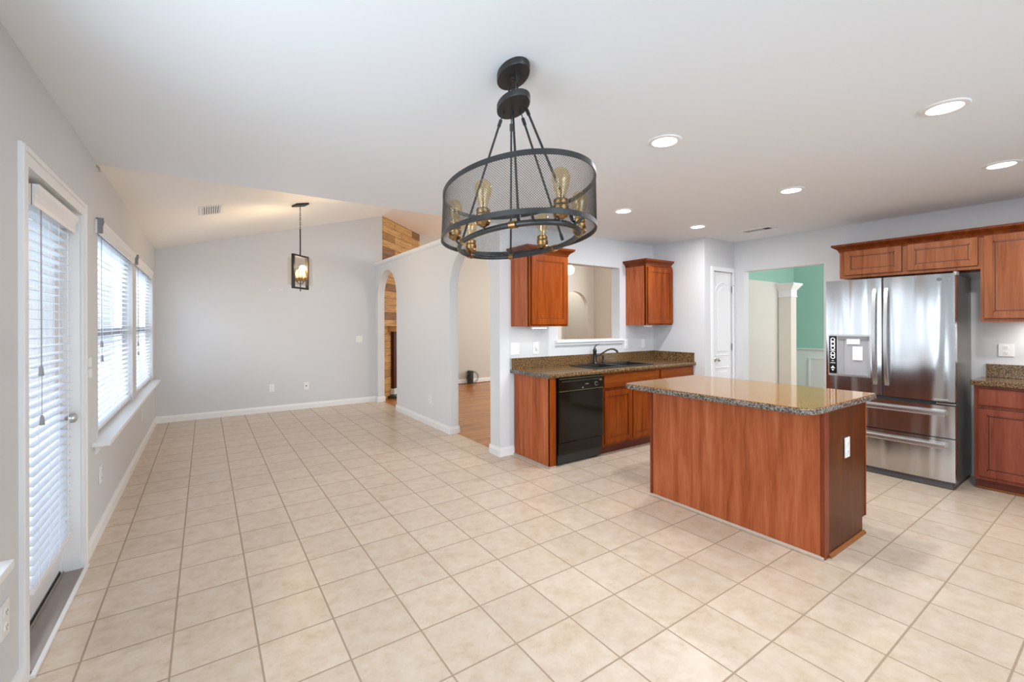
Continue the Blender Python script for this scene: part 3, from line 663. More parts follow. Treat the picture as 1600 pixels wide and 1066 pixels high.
# base run under the sink counter
YF, ZU = 3.321, 0.874
def cab_base(name, label, x0, x1, z_t=ZU):
    return thing(name, label, 'cabinet', ((x0 + x1) / 2, YF, 0))
e1 = thing('end_panel', 'cherry end panel left of the dishwasher', 'panel', (2.77, YF, 0))
obj('side', B(2.729, 2.745, YF + 0.002, YS - 0.0165, 0.003, ZU), cherry_side, e1); obj('stile', B(2.729, 2.806, YF - 0.003, YF + 0.018, 0.003, ZU), cherry, e1)
_b = nb(); box(_b, 2.716, 2.729, YF, YS - 0.0165, 0.001, 0.018); box(_b, 2.716, 2.80, YF - 0.014, YF - 0.003, 0.001, 0.018); obj('shoe_moulding', _b, mat('worn_caulk', (0.42, 0.36, 0.30), 0.6), e1)
s1 = cab_base('base_cabinet', 'cherry sink cabinet with false drawer front and two doors', 3.445, 4.39)
obj('body', B(3.446, 4.389, YF + 0.02, YS - 0.02, 0.10, 0.70), cherry_side, s1); obj('face_frame', B(3.440, 4.389, YF, YF + 0.018, 0.095, ZU), cherry, s1)
shaker('drawer_front', s1, 'Y', YF, 3.460, 4.362, 0.715, 0.852, cherry_h, -1, flat=True)
shaker('door', s1, 'Y', YF, 3.470, 3.897, 0.122, 0.684, cherry, -1); shaker('door', s1, 'Y', YF, 3.921, 4.350, 0.122, 0.684, cherry, -1)
obj('toe_kick', B(3.4375, 4.389, 3.382, 3.40, 0.002, 0.094), cherry_toe, s1)
s2 = cab_base('base_cabinet', 'cherry drawer cabinet in the corner right of the sink', 4.39, 5.069)
obj('body', B(4.391, 5.066, YF + 0.02, YS - 0.02, 0.10, ZU), cherry_side, s2); obj('face_frame', B(4.391, 5.066, YF, YF + 0.018, 0.095, ZU), cherry, s2)
shaker('drawer', s2, 'Y', YF, 4.403, 5.045, 0.715, 0.852, cherry_h, -1, flat=True); shaker('door', s2, 'Y', YF, 4.403, 4.72, 0.122, 0.684, cherry, -1); shaker('door', s2, 'Y', YF, 4.73, 5.045, 0.122, 0.684, cherry, -1)
obj('toe_kick', B(4.391, 5.066, 3.382, 3.40, 0.002, 0.094), cherry_toe, s2)
# dishwasher
dw = thing('dishwasher', 'glossy black built-in dishwasher', 'dishwasher', (3.13, YF, 0))
obj('tub', B(2.835, 3.430, YF + 0.01, YS - 0.05, 0.02, 0.865), black_matte, dw)
obj('door', B(2.828, 3.436, YF - 0.022, YF + 0.008, 0.232, 0.722, bev=0.006), black_gloss, dw)
obj('access_panel', B(2.828, 3.436, YF - 0.014, YF + 0.008, 0.108, 0.226, bev=0.004), black_gloss, dw)
obj('toe_panel', B(2.835, 3.400, YF + 0.03, YF + 0.045, 0.004, 0.106), black_matte, dw)
cpn = obj('control_panel', B(2.828, 3.436, YF - 0.026, YF + 0.008, 0.730, 0.862, bev=0.005), black_gloss, dw)
_b = nb(); box(_b, 2.832, 3.432, YF - 0.0285, YF - 0.024, 0.732, 0.737); box(_b, 2.832, 3.432, YF - 0.0285, YF - 0.024, 0.855, 0.860); obj('trim_strip', _b, mat('dull_gold_trim', (0.30, 0.25, 0.12), 0.4, 0.8), cpn)
obj('grip', B(2.86, 3.41, YF - 0.031, YF - 0.022, 0.822, 0.836, bev=0.003), black_matte, cpn)
_b = nb(); lathe(_b, [(0.021, 0.0), (0.021, -0.012), (0.017, -0.013), (0.017, 0.0)], 24, (3.325, YF - 0.026, 0.782), 'Y', cap=False); obj('dial_ring', _b, chrome, cpn, smooth='auto')
_b = nb(); lathe(_b, [(0.016, 0), (0.014, -0.018), (0.0, -0.018)], 20, (3.325, YF - 0.026, 0.782), 'Y', cap=False); obj('dial', _b, black_gloss, cpn, smooth='auto')
_b = nb(); lathe(_b, [(0.018, 0), (0.018, -0.002), (0, -0.002)], 20, (3.395, YF - 0.026, 0.818), 'Y', cap=False, sy=0.45); obj('badge', _b, mat('bronze_badge', (0.5, 0.28, 0.16), 0.4, 0.5), cpn)
_b = nb()
for i, h in enumerate((0.004, 0.007, 0.009, 0.007, 0.004)): box(_b, 3.175 + i * 0.011, 3.182 + i * 0.011, YF - 0.0268, YF - 0.025, 0.785, 0.785 + h)
box(_b, 3.135, 3.147, YF - 0.030, YF - 0.025, 0.748, 0.760); obj('button_marks', _b, grey_plastic, cpn)

# sink counter: one continuous worktop with backsplash, with the sink cut out
SX0, SX1, SY0, SY1 = 3.43, 4.36, 3.375, 3.80
ct = thing('sink_countertop', 'brown speckled worktop along the sink wall', 'countertop', (3.88, 3.6, 0.875))
ZT, ZB = 0.915, 0.875
_b = nb()
ins = (SX0 + 0.02, SX1 - 0.02, SY0 + 0.02, SY1 - 0.02)
for q in ((2.690, ins[0], 3.288, YS - 0.001), (ins[1], 5.066, 3.288, YS - 0.001), (ins[0], ins[1], 3.288, ins[2]), (ins[0], ins[1], ins[3], YS - 0.001)): box(_b, q[0], q[1], q[2], q[3], ZB, ZT)
obj('worktop', _b, counter_m, ct)
_b = nb(); prism(_b, [(3.288, ZB), (3.280, ZB + 0.006), (3.276, ZB + 0.02), (3.280, ZT - 0.006), (3.288, ZT)], 'X', 2.690, 5.066)
obj('front_edge', _b, counter_m, ct, smooth=False)
obj('end_edge', B(2.682, 2.690, 3.28, YS - 0.001, ZB, ZT), edge_m, ct, label='grey speckled end edge')
_b = nb(); box(_b, 2.690, 5.066, YS - 0.020, YS - 0.001, ZT, 1.03, bev=0.003); box(_b, 5.046, 5.066, 3.30, YS - 0.020, ZT, 1.03, bev=0.003)
obj('backsplash', _b, counter_m, ct)
obj('backsplash_end', B(2.683, 2.690, YS - 0.021, YS - 0.001, ZT, 1.032), chrome, ct)
sk = thing('kitchen_sink', 'black double bowl drop-in sink', 'sink', (3.9, 3.6, ZT))
_b = nb(); xm = 3.86; rim = 0.03
for q in ((SX0, SX1, SY0, SY0 + rim), (SX0, SX1, SY1 - 0.055, SY1), (SX0, SX0 + rim, SY0 + rim, SY1 - 0.055), (SX1 - rim, SX1, SY0 + rim, SY1 - 0.055), (xm - 0.018, xm + 0.018, SY0 + rim, SY1 - 0.055)): box(_b, q[0], q[1], q[2], q[3], ZT + 0.0005, ZT + 0.010)
obj('rim', _b, black_matte, sk)
for x0, x1 in ((SX0 + rim, xm - 0.018), (xm + 0.018, SX1 - rim)):
    _b = nb(); y0, y1 = SY0 + rim, SY1 - 0.055; zb = 0.72
    o_ = [(x0, y0), (x1, y0), (x1, y1), (x0, y1)]; i_ = [(x0 + 0.02, y0 + 0.02), (x1 - 0.02, y0 + 0.02), (x1 - 0.02, y1 - 0.02), (x0 + 0.02, y1 - 0.02)]
    va = [_b.verts.new((p[0], p[1], ZT + 0.006)) for p in o_]; vb = [_b.verts.new((p[0], p[1], zb)) for p in i_]
    for k in range(4): _b.faces.new((va[k], va[(k + 1) % 4], vb[(k + 1) % 4], vb[k]))
    _b.faces.new(vb); obj('bowl', _b, black_matte, sk)
fx, fy = 3.865, 3.845
fc = thing('kitchen_faucet', 'dark bronze single lever faucet with long curved spout', 'faucet', (fx, fy, ZT))
_b = nb(); lathe(_b, [(0.032, 0.0005), (0.032, 0.008), (0.024, 0.018), (0.021, 0.03), (0.021, 0.14), (0.024, 0.15), (0.024, 0.16), (0.020, 0.175), (0.012, 0.185), (0, 0.187)], 20, (fx, fy, ZT), cap=False); obj('body', _b, bronze, fc, smooth='auto')
_b = nb(); lathe(_b, [(0.105, 0.0005), (0.105, 0.005), (0.09, 0.009), (0, 0.009)], 30, (fx, fy, ZT), sy=0.28, cap=False); obj('base_plate', _b, bronze, fc, smooth='auto')
_sp = [(fx + 0.012, fy - 0.01, ZT + 0.10), (fx + 0.045, fy - 0.03, ZT + 0.108), (fx + 0.08, fy - 0.055, ZT + 0.13), (fx + 0.12, fy - 0.085, ZT + 0.163), (fx + 0.155, fy - 0.11, ZT + 0.178), (fx + 0.19, fy - 0.135, ZT + 0.176), (fx + 0.215, fy - 0.155, ZT + 0.155), (fx + 0.222, fy - 0.16, ZT + 0.135)]
_b = nb(); tube(_b, _sp, [0.013, 0.011, 0.010, 0.010, 0.010, 0.011, 0.0125, 0.014], 12); obj('spout', _b, bronze, fc, smooth='auto')
_b = nb(); tube(_b, [(fx, fy, ZT + 0.18), (fx - 0.004, fy - 0.002, ZT + 0.20), (fx + 0.014, fy - 0.012, ZT + 0.225), (fx + 0.045, fy - 0.03, ZT + 0.238)], [0.012, 0.008, 0.006, 0.004], 10); obj('lever_handle', _b, bronze, fc, smooth='auto')
ss = thing('side_sprayer', 'small dark bronze side sprayer beside the faucet', 'sprayer', (4.01, 3.85, ZT))
_b = nb(); lathe(_b, [(0.022, 0.0005), (0.022, 0.006), (0.014, 0.012), (0.013, 0.03), (0.010, 0.05)], 16, (4.01, 3.85, ZT)); obj('holder', _b, bronze, ss, smooth='auto')
_b = nb(); lathe(_b, [(0.011, 0.05), (0.013, 0.07), (0.015, 0.09), (0.012, 0.098)], 16, (4.01, 3.85, ZT)); obj('nozzle', _b, bronze, ss, smooth='auto')

# ------------------------------------------------------------------ island
isl = thing('kitchen_island', 'cherry kitchen island cabinet with plain back panel', 'cabinet', (3.33, 1.73, 0))
Y0, Y1 = 1.112, 2.350
obj('back_panel', B(3.0, 3.012, Y0 + 0.02, Y1 - 0.02, 0.016, ZU), cherry_side, isl)
for y in (Y0 - 0.004, Y1 - 0.016): obj('corner_stile', B(2.994, 3.056, y, y + 0.020, 0.003, ZU), wood('cherry_stile_%d' % (y * 10), '#662b18', '#7b3820', '#8a4528'), isl)
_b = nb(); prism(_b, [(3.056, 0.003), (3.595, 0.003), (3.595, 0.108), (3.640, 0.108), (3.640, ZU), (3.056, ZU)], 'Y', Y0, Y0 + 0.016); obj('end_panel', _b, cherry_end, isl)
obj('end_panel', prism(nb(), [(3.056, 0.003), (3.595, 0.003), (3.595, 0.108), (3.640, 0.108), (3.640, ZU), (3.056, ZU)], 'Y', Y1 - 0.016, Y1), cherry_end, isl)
obj('face_frame', B(3.640, 3.658, Y0 - 0.003, Y1, 0.108, ZU), cherry, isl)
for a, b_ in ((Y0 + 0.02, 1.72), (1.735, Y1 - 0.02)):
    shaker('door', isl, 'X', 3.658, a, b_, 0.125, 0.68, cherry, 1); shaker('drawer', isl, 'X', 3.658, a, b_, 0.71, 0.85, cherry, 1, flat=True)
obj('toe_kick', B(3.580, 3.594, Y0 + 0.017, Y1 - 0.017, 0.003, 0.107), cherry_toe, isl)
_b = nb(); prism(_b, [(Y0 - 0.001, 0.002), (Y0 - 0.017, 0.002), (Y0 - 0.015, 0.012), (Y0 - 0.006, 0.020), (Y0 - 0.001, 0.021)], 'X', 3.05, 3.612); obj('shoe_moulding', _b, shoe, isl)
_b = nb(); prism(_b, [(2.999, 0.002), (2.984, 0.002), (2.986, 0.010), (2.993, 0.016), (2.999, 0.017)], 'Y', Y0, Y1); obj('shoe_moulding', _b, mat('worn_shoe_mould', (0.50, 0.40, 0.32), 0.6), isl, label='pale worn moulding strip')
it = thing('island_countertop', 'glossy golden brown stone top of the island with clipped corners', 'countertop', (3.29, 1.78, 0.875))
def topout(e):
    x0, x1, y0, y1 = 2.785 + e, 3.80 - e, 1.088 + e, 2.465 - e
    return [(x0, y0 + 0.060), (x0 + 0.045, y0 + 0.018), (x0 + 0.15, y0), (x1 - 0.02, y0), (x1, y0 + 0.02), (x1, y1 - 0.03), (x1 - 0.03, y1), (x0 + 0.13, y1), (x0 + 0.02, y1 - 0.02), (x0, y1 - 0.05)]
_b = nb(); prism(_b, topout(0.004), 'Z', ZT - 0.006, ZT); obj('worktop', _b, island_m, it)
_b = nb(); lv = [(0.004, ZT - 0.0055), (0.0, ZT - 0.011), (0.0, ZT - 0.032), (0.006, ZT - 0.040)]
rg = [[_b.verts.new((p[0], p[1], z)) for p in topout(e)] for e, z in lv]
for A, D in zip(rg, rg[1:]):
    for k in range(len(A)): _b.faces.new((A[k], A[(k + 1) % len(A)], D[(k + 1) % len(A)], D[k]))
_b.faces.new(rg[-1]); _b.faces.new(rg[0][::-1]); bmesh.ops.recalc_face_normals(_b, faces=_b.faces[:]); obj('edge_band', _b, edge_m, it, label='grey speckled rounded edge')

# ------------------------------------------------------------------ refrigerator
FX = 5.10
fr = thing('refrigerator', 'stainless steel french door refrigerator with two bottom drawers', 'refrigerator', (5.42, 1.41, 0))
obj('cabinet', B(5.175, 5.735, 0.955, 1.865, 0.03, 1.80, bev=0.006), steel_dark, fr)
obj('base_grille', B(5.13, 5.70, 0.965, 1.86, 0.004, 0.06), mat('grey_base_grille', (0.10, 0.10, 0.105), 0.4), fr)
def bowed(y0, y1, z0, z1, depth=0.008, x=FX, thick=0.066):
    """door skin with a slight outward bow across its width and rounded vertical edges"""
    b = nb(); n = 14; r = 0.012; prof = []
    for k in range(n + 1):
        t = k / n; yy = y0 + (y1 - y0) * t; e = min(yy - y0, y1 - yy)
        round_ = r - math.sqrt(max(0, r * r - (r - min(e, r)) ** 2))
        prof.append((x + depth * (2 * t - 1) ** 2 + round_, yy))
    prof = [(x + thick, y0)] + [(x + depth + 0.012, y0), (x + depth + 0.003, y0 + 0.004)] + prof[1:-1] + [(x + depth + 0.003, y1 - 0.004), (x + depth + 0.012, y1), (x + thick, y1)]
    return prism(b, prof, 'Z', z0, z1)
dl = obj('left_door', bowed(1.4285, 1.878, 0.735, 1.812), steel, fr, smooth='auto')
dr = obj('right_door', bowed(0.942, 1.4215, 0.735, 1.812), steel, fr, smooth='auto')
w1 = obj('drawer', bowed(0.942, 1.878, 0.432, 0.700), steel, fr, smooth='auto'); w2 = obj('drawer', bowed(0.942, 1.878, 0.066, 0.424), steel, fr, smooth='auto')
_b = nb(); box(_b, FX + 0.02, FX + 0.07, 0.95, 1.87, 0.70, 0.735); box(_b, FX + 0.02, FX + 0.07, 0.95, 1.87, 0.423, 0.433); box(_b, FX + 0.02, FX + 0.07, 1.42, 1.43, 0.735, 1.81); obj('door_gap', _b, slot_dark, fr)
for y in (1.478, 1.392):
    pts = []; b = nb(); n = 16
    for k in range(n + 1):
        t = k / n; pts.append((FX - 0.012 - 0.040 * math.sin(PI * t) ** 0.6, 0.845 + t * 0.865))
    vs = []
    for x_, z_ in pts: vs.append([b.verts.new(q) for q in ((x_, y - 0.013, z_), (x_, y + 0.013, z_), (x_ + 0.016, y + 0.016, z_), (x_ + 0.016, y - 0.016, z_))])
    for A, D in zip(vs, vs[1:]):
        for k in range(4): b.faces.new((A[k], A[(k + 1) % 4], D[(k + 1) % 4], D[k]))
    b.faces.new(vs[0]); b.faces.new(vs[-1][::-1])
    for z_ in (0.85, 1.70): box(b, FX - 0.012, FX + 0.01, y - 0.012, y + 0.012, z_ - 0.02, z_ + 0.02)
    bmesh.ops.recalc_face_normals(b, faces=b.faces[:]); obj('handle', b, steel_handle, dl if y > 1.43 else dr, smooth='auto')
for z, par in ((0.640, w1), (0.366, w2)):
    b = nb(); prism(b, [(FX - 0.046, z - 0.014), (FX - 0.038, z - 0.024), (FX + 0.004, z - 0.010), (FX + 0.004, z + 0.022), (FX - 0.034, z + 0.020), (FX - 0.045, z + 0.010)], 'Y', 1.0, 1.82); obj('handle', b, steel_handle, par)
# dispenser
dp = obj('dispenser', B(FX - 0.006, FX + 0.03, 1.512, 1.848, 0.884, 1.288), steel_handle, dl)
# the recess is built as a five sided niche proud of the door skin, framed by the bezel
_b = nb(); ry0, ry1, rz0, rz1 = 1.522, 1.768, 0.905, 1.272; xf, xb = FX - 0.0085, FX - 0.0068
box(_b, xb, FX - 0.006, ry0, ry1, rz0, rz1); obj('recess', _b, mat('grey_dispenser_recess', (0.42, 0.42, 0.43), 0.35, 0.3), dp)
_b = nb(); box(_b, FX - 0.012, FX - 0.0068, ry1 - 0.05, ry1, rz0, rz1 - 0.02); obj('recess_side', _b, grey_plastic, dp)
_b = nb(); box(_b, FX - 0.020, FX - 0.0068, ry0, ry1, rz1 - 0.035, rz1); obj('recess_top', _b, mat('dark_grey_plastic', (0.2, 0.2, 0.21), 0.4), dp)
obj('spout_block', B(FX - 0.030, FX - 0.0068, 1.585, 1.690, 1.195, 1.245, bev=0.003), plastic_white, dp)
obj('paddle', B(FX - 0.022, FX - 0.0068, 1.566, 1.645, 1.045, 1.175, bev=0.003), plastic_white, dp)
obj('drip_tray', B(FX - 0.035, FX - 0.006, ry0, ry1 + 0.005, rz0 - 0.012, rz0 + 0.008, bev=0.003), steel_handle, dp)
cp = obj('control_strip', B(FX - 0.010, FX - 0.006, 1.778, 1.842, 0.905, 1.272), mat('black_glass_strip', (0.01, 0.01, 0.01), 0.08), dp)
_b = nb()
def ringd(bm, y, z, r0, r1, n=20):
    A = [bm.verts.new((FX - 0.0108, y + r0 * math.cos(2 * PI * k / n), z + r0 * math.sin(2 * PI * k / n))) for k in range(n)]; D = [bm.verts.new((FX - 0.0108, y + r1 * math.cos(2 * PI * k / n), z + r1 * math.sin(2 * PI * k / n))) for k in range(n)]
    for k in range(n): bm.faces.new((A[k], A[(k + 1) % n], D[(k + 1) % n], D[k]))
for z in (1.235, 1.195, 1.155, 1.10, 1.065): ringd(_b, 1.81, z, 0.012, 0.020)
for z in (1.215, 1.175, 1.13, 1.085): box(_b, FX - 0.0109, FX - 0.0100, 1.790, 1.832, z - 0.004, z + 0.004)
for q in (((1.79, 0.955), (1.83, 0.955), (1.81, 0.98)), ((1.797, 0.945), (1.823, 0.945), (1.81, 0.928))): _b.faces.new([_b.verts.new((FX - 0.0108, a, z)) for a, z in q])
box(_b, FX - 0.0109, FX - 0.0100, 1.79, 1.83, 1.005, 1.010); box(_b, FX - 0.0109, FX - 0.0100, 1.80, 1.82, 1.025, 1.030)
obj('icons', _b, mat('white_print', (0.8, 0.8, 0.8), 0.4), cp)
# maker's mark: dark disc and two letters
_b = nb(); lathe(_b, [(0.016, 0), (0.016, -0.0015), (0.0, -0.0015)], 24, (FX + 0.003, 1.040, 1.765), 'X', cap=False); obj('logo_disc', _b, mat('logo_grey', (0.10, 0.10, 0.10), 0.4), dr)
tc = bpy.data.curves.new('letters', 'FONT'); tc.body = 'LG'; tc.size = 0.036; tc.extrude = 0.0006; tc.space_character = 1.35
to = bpy.data.objects.new('tmp_letters', tc); C.objects.link(to)
me = bpy.data.meshes.new_from_object(to.evaluated_get(bpy.context.evaluated_depsgraph_get())); C.objects.unlink(to); bpy.data.objects.remove(to)
me.materials.append(mat('logo_letters', (0.22, 0.22, 0.22), 0.4))
lo_ = bpy.data.objects.new('logo_letters', me); C.objects.link(lo_); lo_.parent = dr
lo_.matrix_local = Matrix.Translation(Vector((FX + 0.0035, 1.016, 1.753)) - fr.location) @ Matrix(((0, 0, -1, 0), (-1, 0, 0, 0), (0, 1, 0, 0), (0, 0, 0, 1)))
_b = nb(); box(_b, FX + 0.0015, FX + 0.006, 0.985, 1.075, 0.745, 0.757); obj('badge_plate', _b, grey_plastic, dr)
_b = nb(); box(_b, FX + 0.012, FX + 0.10, 0.936, 0.955, 1.795, 1.825, bev=0.003); obj('hinge_cover', _b, grey_plastic, fr)
_b = nb(); box(_b, FX - 0.002, FX + 0.05, 0.938, 1.06, 0.712, 0.722); obj('hinge', _b, chrome, fr)

# cabinets over and beside the refrigerator
XU = 5.43
o1 = thing('wall_cabinet', 'wide cherry cabinet with two short doors above the refrigerator', 'cabinet', (XU, 1.36, 1.857))
obj('body', B(XU + 0.019, XR - 0.001, 0.852, 1.865, 1.857, 2.145), cherry_side, o1); obj('face_frame', B(XU, XU + 0.018, 0.849, 1.867, 1.857, 2.145), cherry_r, o1)
shaker('door', o1, 'X', XU, 1.366, 1.822, 1.887, 2.129, cherry_r, -1, st=0.048); shaker('door', o1, 'X', XU, 0.862, 1.320, 1.887, 2.129, cherry_r, -1, st=0.048)
o2 = thing('wall_cabinet', 'tall cherry wall cabinet right of the refrigerator', 'cabinet', (XU, 0.55, 1.405))
obj('body', B(XU + 0.019, XR - 0.001, 0.28, 0.845, 1.405, 2.145), cherry_side, o2); obj('face_frame', B(XU, XU + 0.018, 0.277, 0.848, 1.405, 2.145), cherry_r, o2)
shaker('door', o2, 'X', XU, 0.31, 0.824, 1.435, 2.131, cherry_r, -1, st=0.052)
def crown_x(parent, y0, y1, ret):
    path = [(XR - 0.003, y1), (XU, y1), (XU, y0)] if ret else [(XU, y1), (XU, y0)]
    # outward side is -X here, travel towards -Y needs the mirrored side
    b = nb(); rings = []
    for i, p in enumerate(path):
        if ret and i == 0: n_ = (0, 1)
        elif ret and i == 1: n_ = (-1, 1)
        else: n_ = (-1, 0)
        rings.append([b.verts.new((p[0] + n_[0] * o, p[1] + n_[1] * o, 2.125 + h)) for o, h in CROWN])
    for A, D in zip(rings, rings[1:]):
        for k in range(len(CROWN)): b.faces.new((A[k], A[(k + 1) % len(CROWN)], D[(k + 1) % len(CROWN)], D[k]))
    b.faces.new(rings[0]); b.faces.new(rings[-1][::-1]); bmesh.ops.recalc_face_normals(b, faces=b.faces[:]); obj('crown_moulding', b, cherry_crown, parent)
crown_x(o1, 0.849, 1.867, True); crown_x(o2, 0.277, 0.848, False)
XB = 5.35
o3 = thing('base_cabinet', 'cherry base cabinet right of the refrigerator', 'cabinet', (XB, 0.58, 0))
obj('body', B(XB + 0.019, XR - 0.02, 0.30, 0.872, 0.09, ZU), cherry_rb, o3); obj('face_frame', B(XB, XB + 0.018, 0.297, 0.876, 0.086, ZU), cherry_rb, o3)
shaker('drawer', o3, 'X', XB, 0.33, 0.849, 0.713, 0.846, cherry_rb, -1, flat=True); shaker('door', o3, 'X', XB, 0.33, 0.849, 0.119, 0.680, cherry_rb, -1, st=0.05)
obj('toe_kick', B(XB + 0.05, XB + 0.065, 0.30, 0.872, 0.003, 0.085), cherry_toe, o3); obj('shoe_moulding', B(XB + 0.040, XB + 0.0495, 0.30, 0.872, 0.002, 0.018), shoe, o3)
o4 = thing('right_countertop', 'brown speckled worktop right of the refrigerator', 'countertop', (5.5, 0.58, 0.875))
obj('worktop', B(5.305, XR - 0.001, 0.28, 0.89, ZB, ZT, bev=0.004), counter_m, o4); obj('backsplash', B(XR - 0.020, XR - 0.001, 0.28, 0.862, ZT + 0.0005, 1.032, bev=0.003), counter_m, o4)

# ------------------------------------------------------------------ ceiling lights and vents
def can(loc, label):
    t = thing('recessed_light', label, 'ceiling light', loc, 0, 'recessed kitchen lights')
    b = nb(); lathe(b, [(0.068, -0.001), (0.070, -0.008), (0.090, -0.006), (0.095, -0.0005)], 32, cap=False); obj('trim_ring', b, trim_white, t, smooth='auto', local=True)
    b = nb(); lathe(b, [(0.0, -0.004), (0.069, -0.004), (0.069, -0.001)], 32, cap=False); obj('diffuser', b, led, t, local=True)
    return t
spots = [((2.207, 1.627), 'lit recessed light over the aisle next to the chandelier'), ((3.007, 0.591), 'large looking lit recessed light near the upper right corner'), ((3.858, 1.656), 'lit recessed light in front of the refrigerator doors'),
         ((3.250, 2.853), 'lit recessed light above the dishwasher side of the kitchen'), ((4.455, 2.859), 'lit recessed light nearest the pantry door'), ((4.415, 0.589), 'lit recessed light at the right edge above the tall cabinet')]
for k, ((x, y), lb) in enumerate(spots):
    if k == 0: c0 = can((x, y, ZC), lb)
    else: dup(c0, (x, y, ZC), label=lb)
    area('downlight', (x, y, ZC - 0.012), (0, 0, -1), 0.12, 0.12, 13.5, (0.98, 0.98, 1.0))
def vent(name, label, w, d, n, loc, rot=(0, 0, 0), opened=None, lw=0.3):
    t = thing(name, label, 'vent', loc); t.rotation_euler = rot
    b = nb(); e = 0.025
    for q in ((-w / 2, w / 2, -d / 2, -d / 2 + e), (-w / 2, w / 2, d / 2 - e, d / 2), (-w / 2, -w / 2 + e, -d / 2 + e, d / 2 - e), (w / 2 - e, w / 2, -d / 2 + e, d / 2 - e)): box(b, q[0], q[1], q[2], q[3], -0.007, -0.0005)
    obj('frame', b, trim_white, t, local=True)
    obj('duct_opening', B(-w / 2 + e, w / 2 - e, -d / 2 + e, d / 2 - e, -0.002, -0.001), slot_dark, t, local=True)
    b = nb(); 
    for k in range(n):
        x = -w / 2 + e + (k + 0.5) * (w - 2 * e) / n
        if opened and opened[0] < x < opened[1]: continue
        box(b, x - lw * (w - 2 * e) / n, x + lw * (w - 2 * e) / n, -d / 2 + e, d / 2 - e, -0.006, -0.003)
    obj('louvre', b, trim_white, t, local=True); return t
sl = -math.atan(0.279)
vent('ceiling_vent', 'white register with dark slots on the sloped dining ceiling', 0.22, 0.44, 8, (0.055, 5.86, vz(0.055)), (0, sl, 0))
vent('ceiling_vent', 'white register flush on the kitchen ceiling near the pantry', 0.36, 0.17, 14, (5.17, 2.57, ZC), (0, 0, PI / 2 + 0.04), opened=(-0.14, -0.07), lw=0.2)
vent('ceiling_vent', 'faint white register high on the living room ceiling', 0.34, 0.2, 9, (3.0, 6.9, ZV - 0.003), (0, 0, 0))
_b = nb(); tube(_b, [(XL, 3.95, 2.445), (XL + 0.016, 3.95, 2.435), (XL + 0.018, 3.95, 2.41)], 0.006, 8); tag(obj('wall_hook', _b, chrome), 'tiny metal hook at the top of the left wall where the ceiling slopes', 'hook')

# ------------------------------------------------------------------ chandelier (local frame: x along the long axis)
CX, CY, CA = 1.069, 1.536, math.radians(75.6)
ch = thing('chandelier', 'large oval drum chandelier with black wire mesh shade and amber bulbs', 'chandelier', (CX, CY, ZC), CA)
def Z(z): return z - ZC
def ell(a, b, z, n=72, ph=0): return [(a * math.cos(2 * PI * k / n + ph), b * math.sin(2 * PI * k / n + ph), Z(z)) for k in range(n)]
def oval_plate(a, b, z0, z1):
    bm = nb(); prof = [(1.0, z1), (1.0, z0 + 0.004), (0.975, z0), (0.0, z0)]
    rings = [[bm.verts.new((a * r * math.cos(2 * PI * k / 40), b * r * math.sin(2 * PI * k / 40), Z(z))) for k in range(40)] for r, z in prof[:3]]
    for A, D in zip(rings, rings[1:]):
        for k in range(40): bm.faces.new((A[k], A[(k + 1) % 40], D[(k + 1) % 40], D[k]))
    bm.faces.new(rings[0][::-1]); bm.faces.new(rings[-1]); bmesh.ops.recalc_face_normals(bm, faces=bm.faces[:]); return bm
obj('canopy', oval_plate(0.110, 0.062, 2.437, ZC - 0.0005), wire_dark, ch, local=True, smooth='auto')
obj('hanging_plate', oval_plate(0.115, 0.062, 2.310, 2.334), wire_dark, ch, local=True, smooth='auto')
_b = nb()
for x in (-0.05, 0.05):
    for j, z in enumerate((2.428, 2.405, 2.382, 2.359, 2.343)):
        pts = [(x + (0.006 * math.cos(t) if j % 2 else 0), (0 if j % 2 else 0.006 * math.cos(t)), Z(z) + 0.013 * math.sin(t)) for t in [2 * PI * k / 10 for k in range(10)]]
        tube(_b, pts, 0.0022, 5, closed=True)
obj('chain', _b, wire_dark, ch, local=True)
_b = nb(); lathe(_b, [(0.0, -0.014), (0.009, -0.010), (0.010, -0.001), (0.006, 0.0)], 12, (0, 0, Z(2.437)), cap=False); obj('finial', _b, wire_dark, ch, local=True)
PA, PB, PZ = 0.415, 0.212, 1.738
obj('pipe_ring', tube(nb(), ell(PA, PB, PZ), 0.0105, 10, closed=True), wire_dark, ch, local=True, smooth=True)
rods = [((0.042, 0.028), (0.20, 0.180)), ((0.060, -0.014), (0.363, -0.120)), ((-0.010, 0.006), (-0.340, 0.108)), ((0.010, -0.036), (-0.068, -0.196)), ((-0.045, -0.034), (-0.385, -0.078))]
for (tx, ty), (bx_, by_) in rods:
    _b = nb(); P0 = Vector((tx, ty, Z(2.308))); P1 = Vector((bx_, by_, Z(PZ + 0.014))); d_ = (P1 - P0).normalized()
    tube(_b, [P0 + Vector((0, 0, 0.004)), P0 + Vector((0, 0, -0.016))], 0.0045, 8)
    q = P0 + d_ * 0.035; tube(_b, [P0 + Vector((0, 0, -0.012)), (P0 + q) / 2, q], 0.0025, 6)
    tube(_b, [q, q + d_ * 0.03], 0.0075, 8); tube(_b, [q + d_ * 0.03, P1 - d_ * 0.025], 0.0048, 8); tube(_b, [P1 - d_ * 0.028, P1], 0.0072, 8)
    obj('rod', _b, wire_dark, ch, local=True, smooth='auto')
_b = nb()
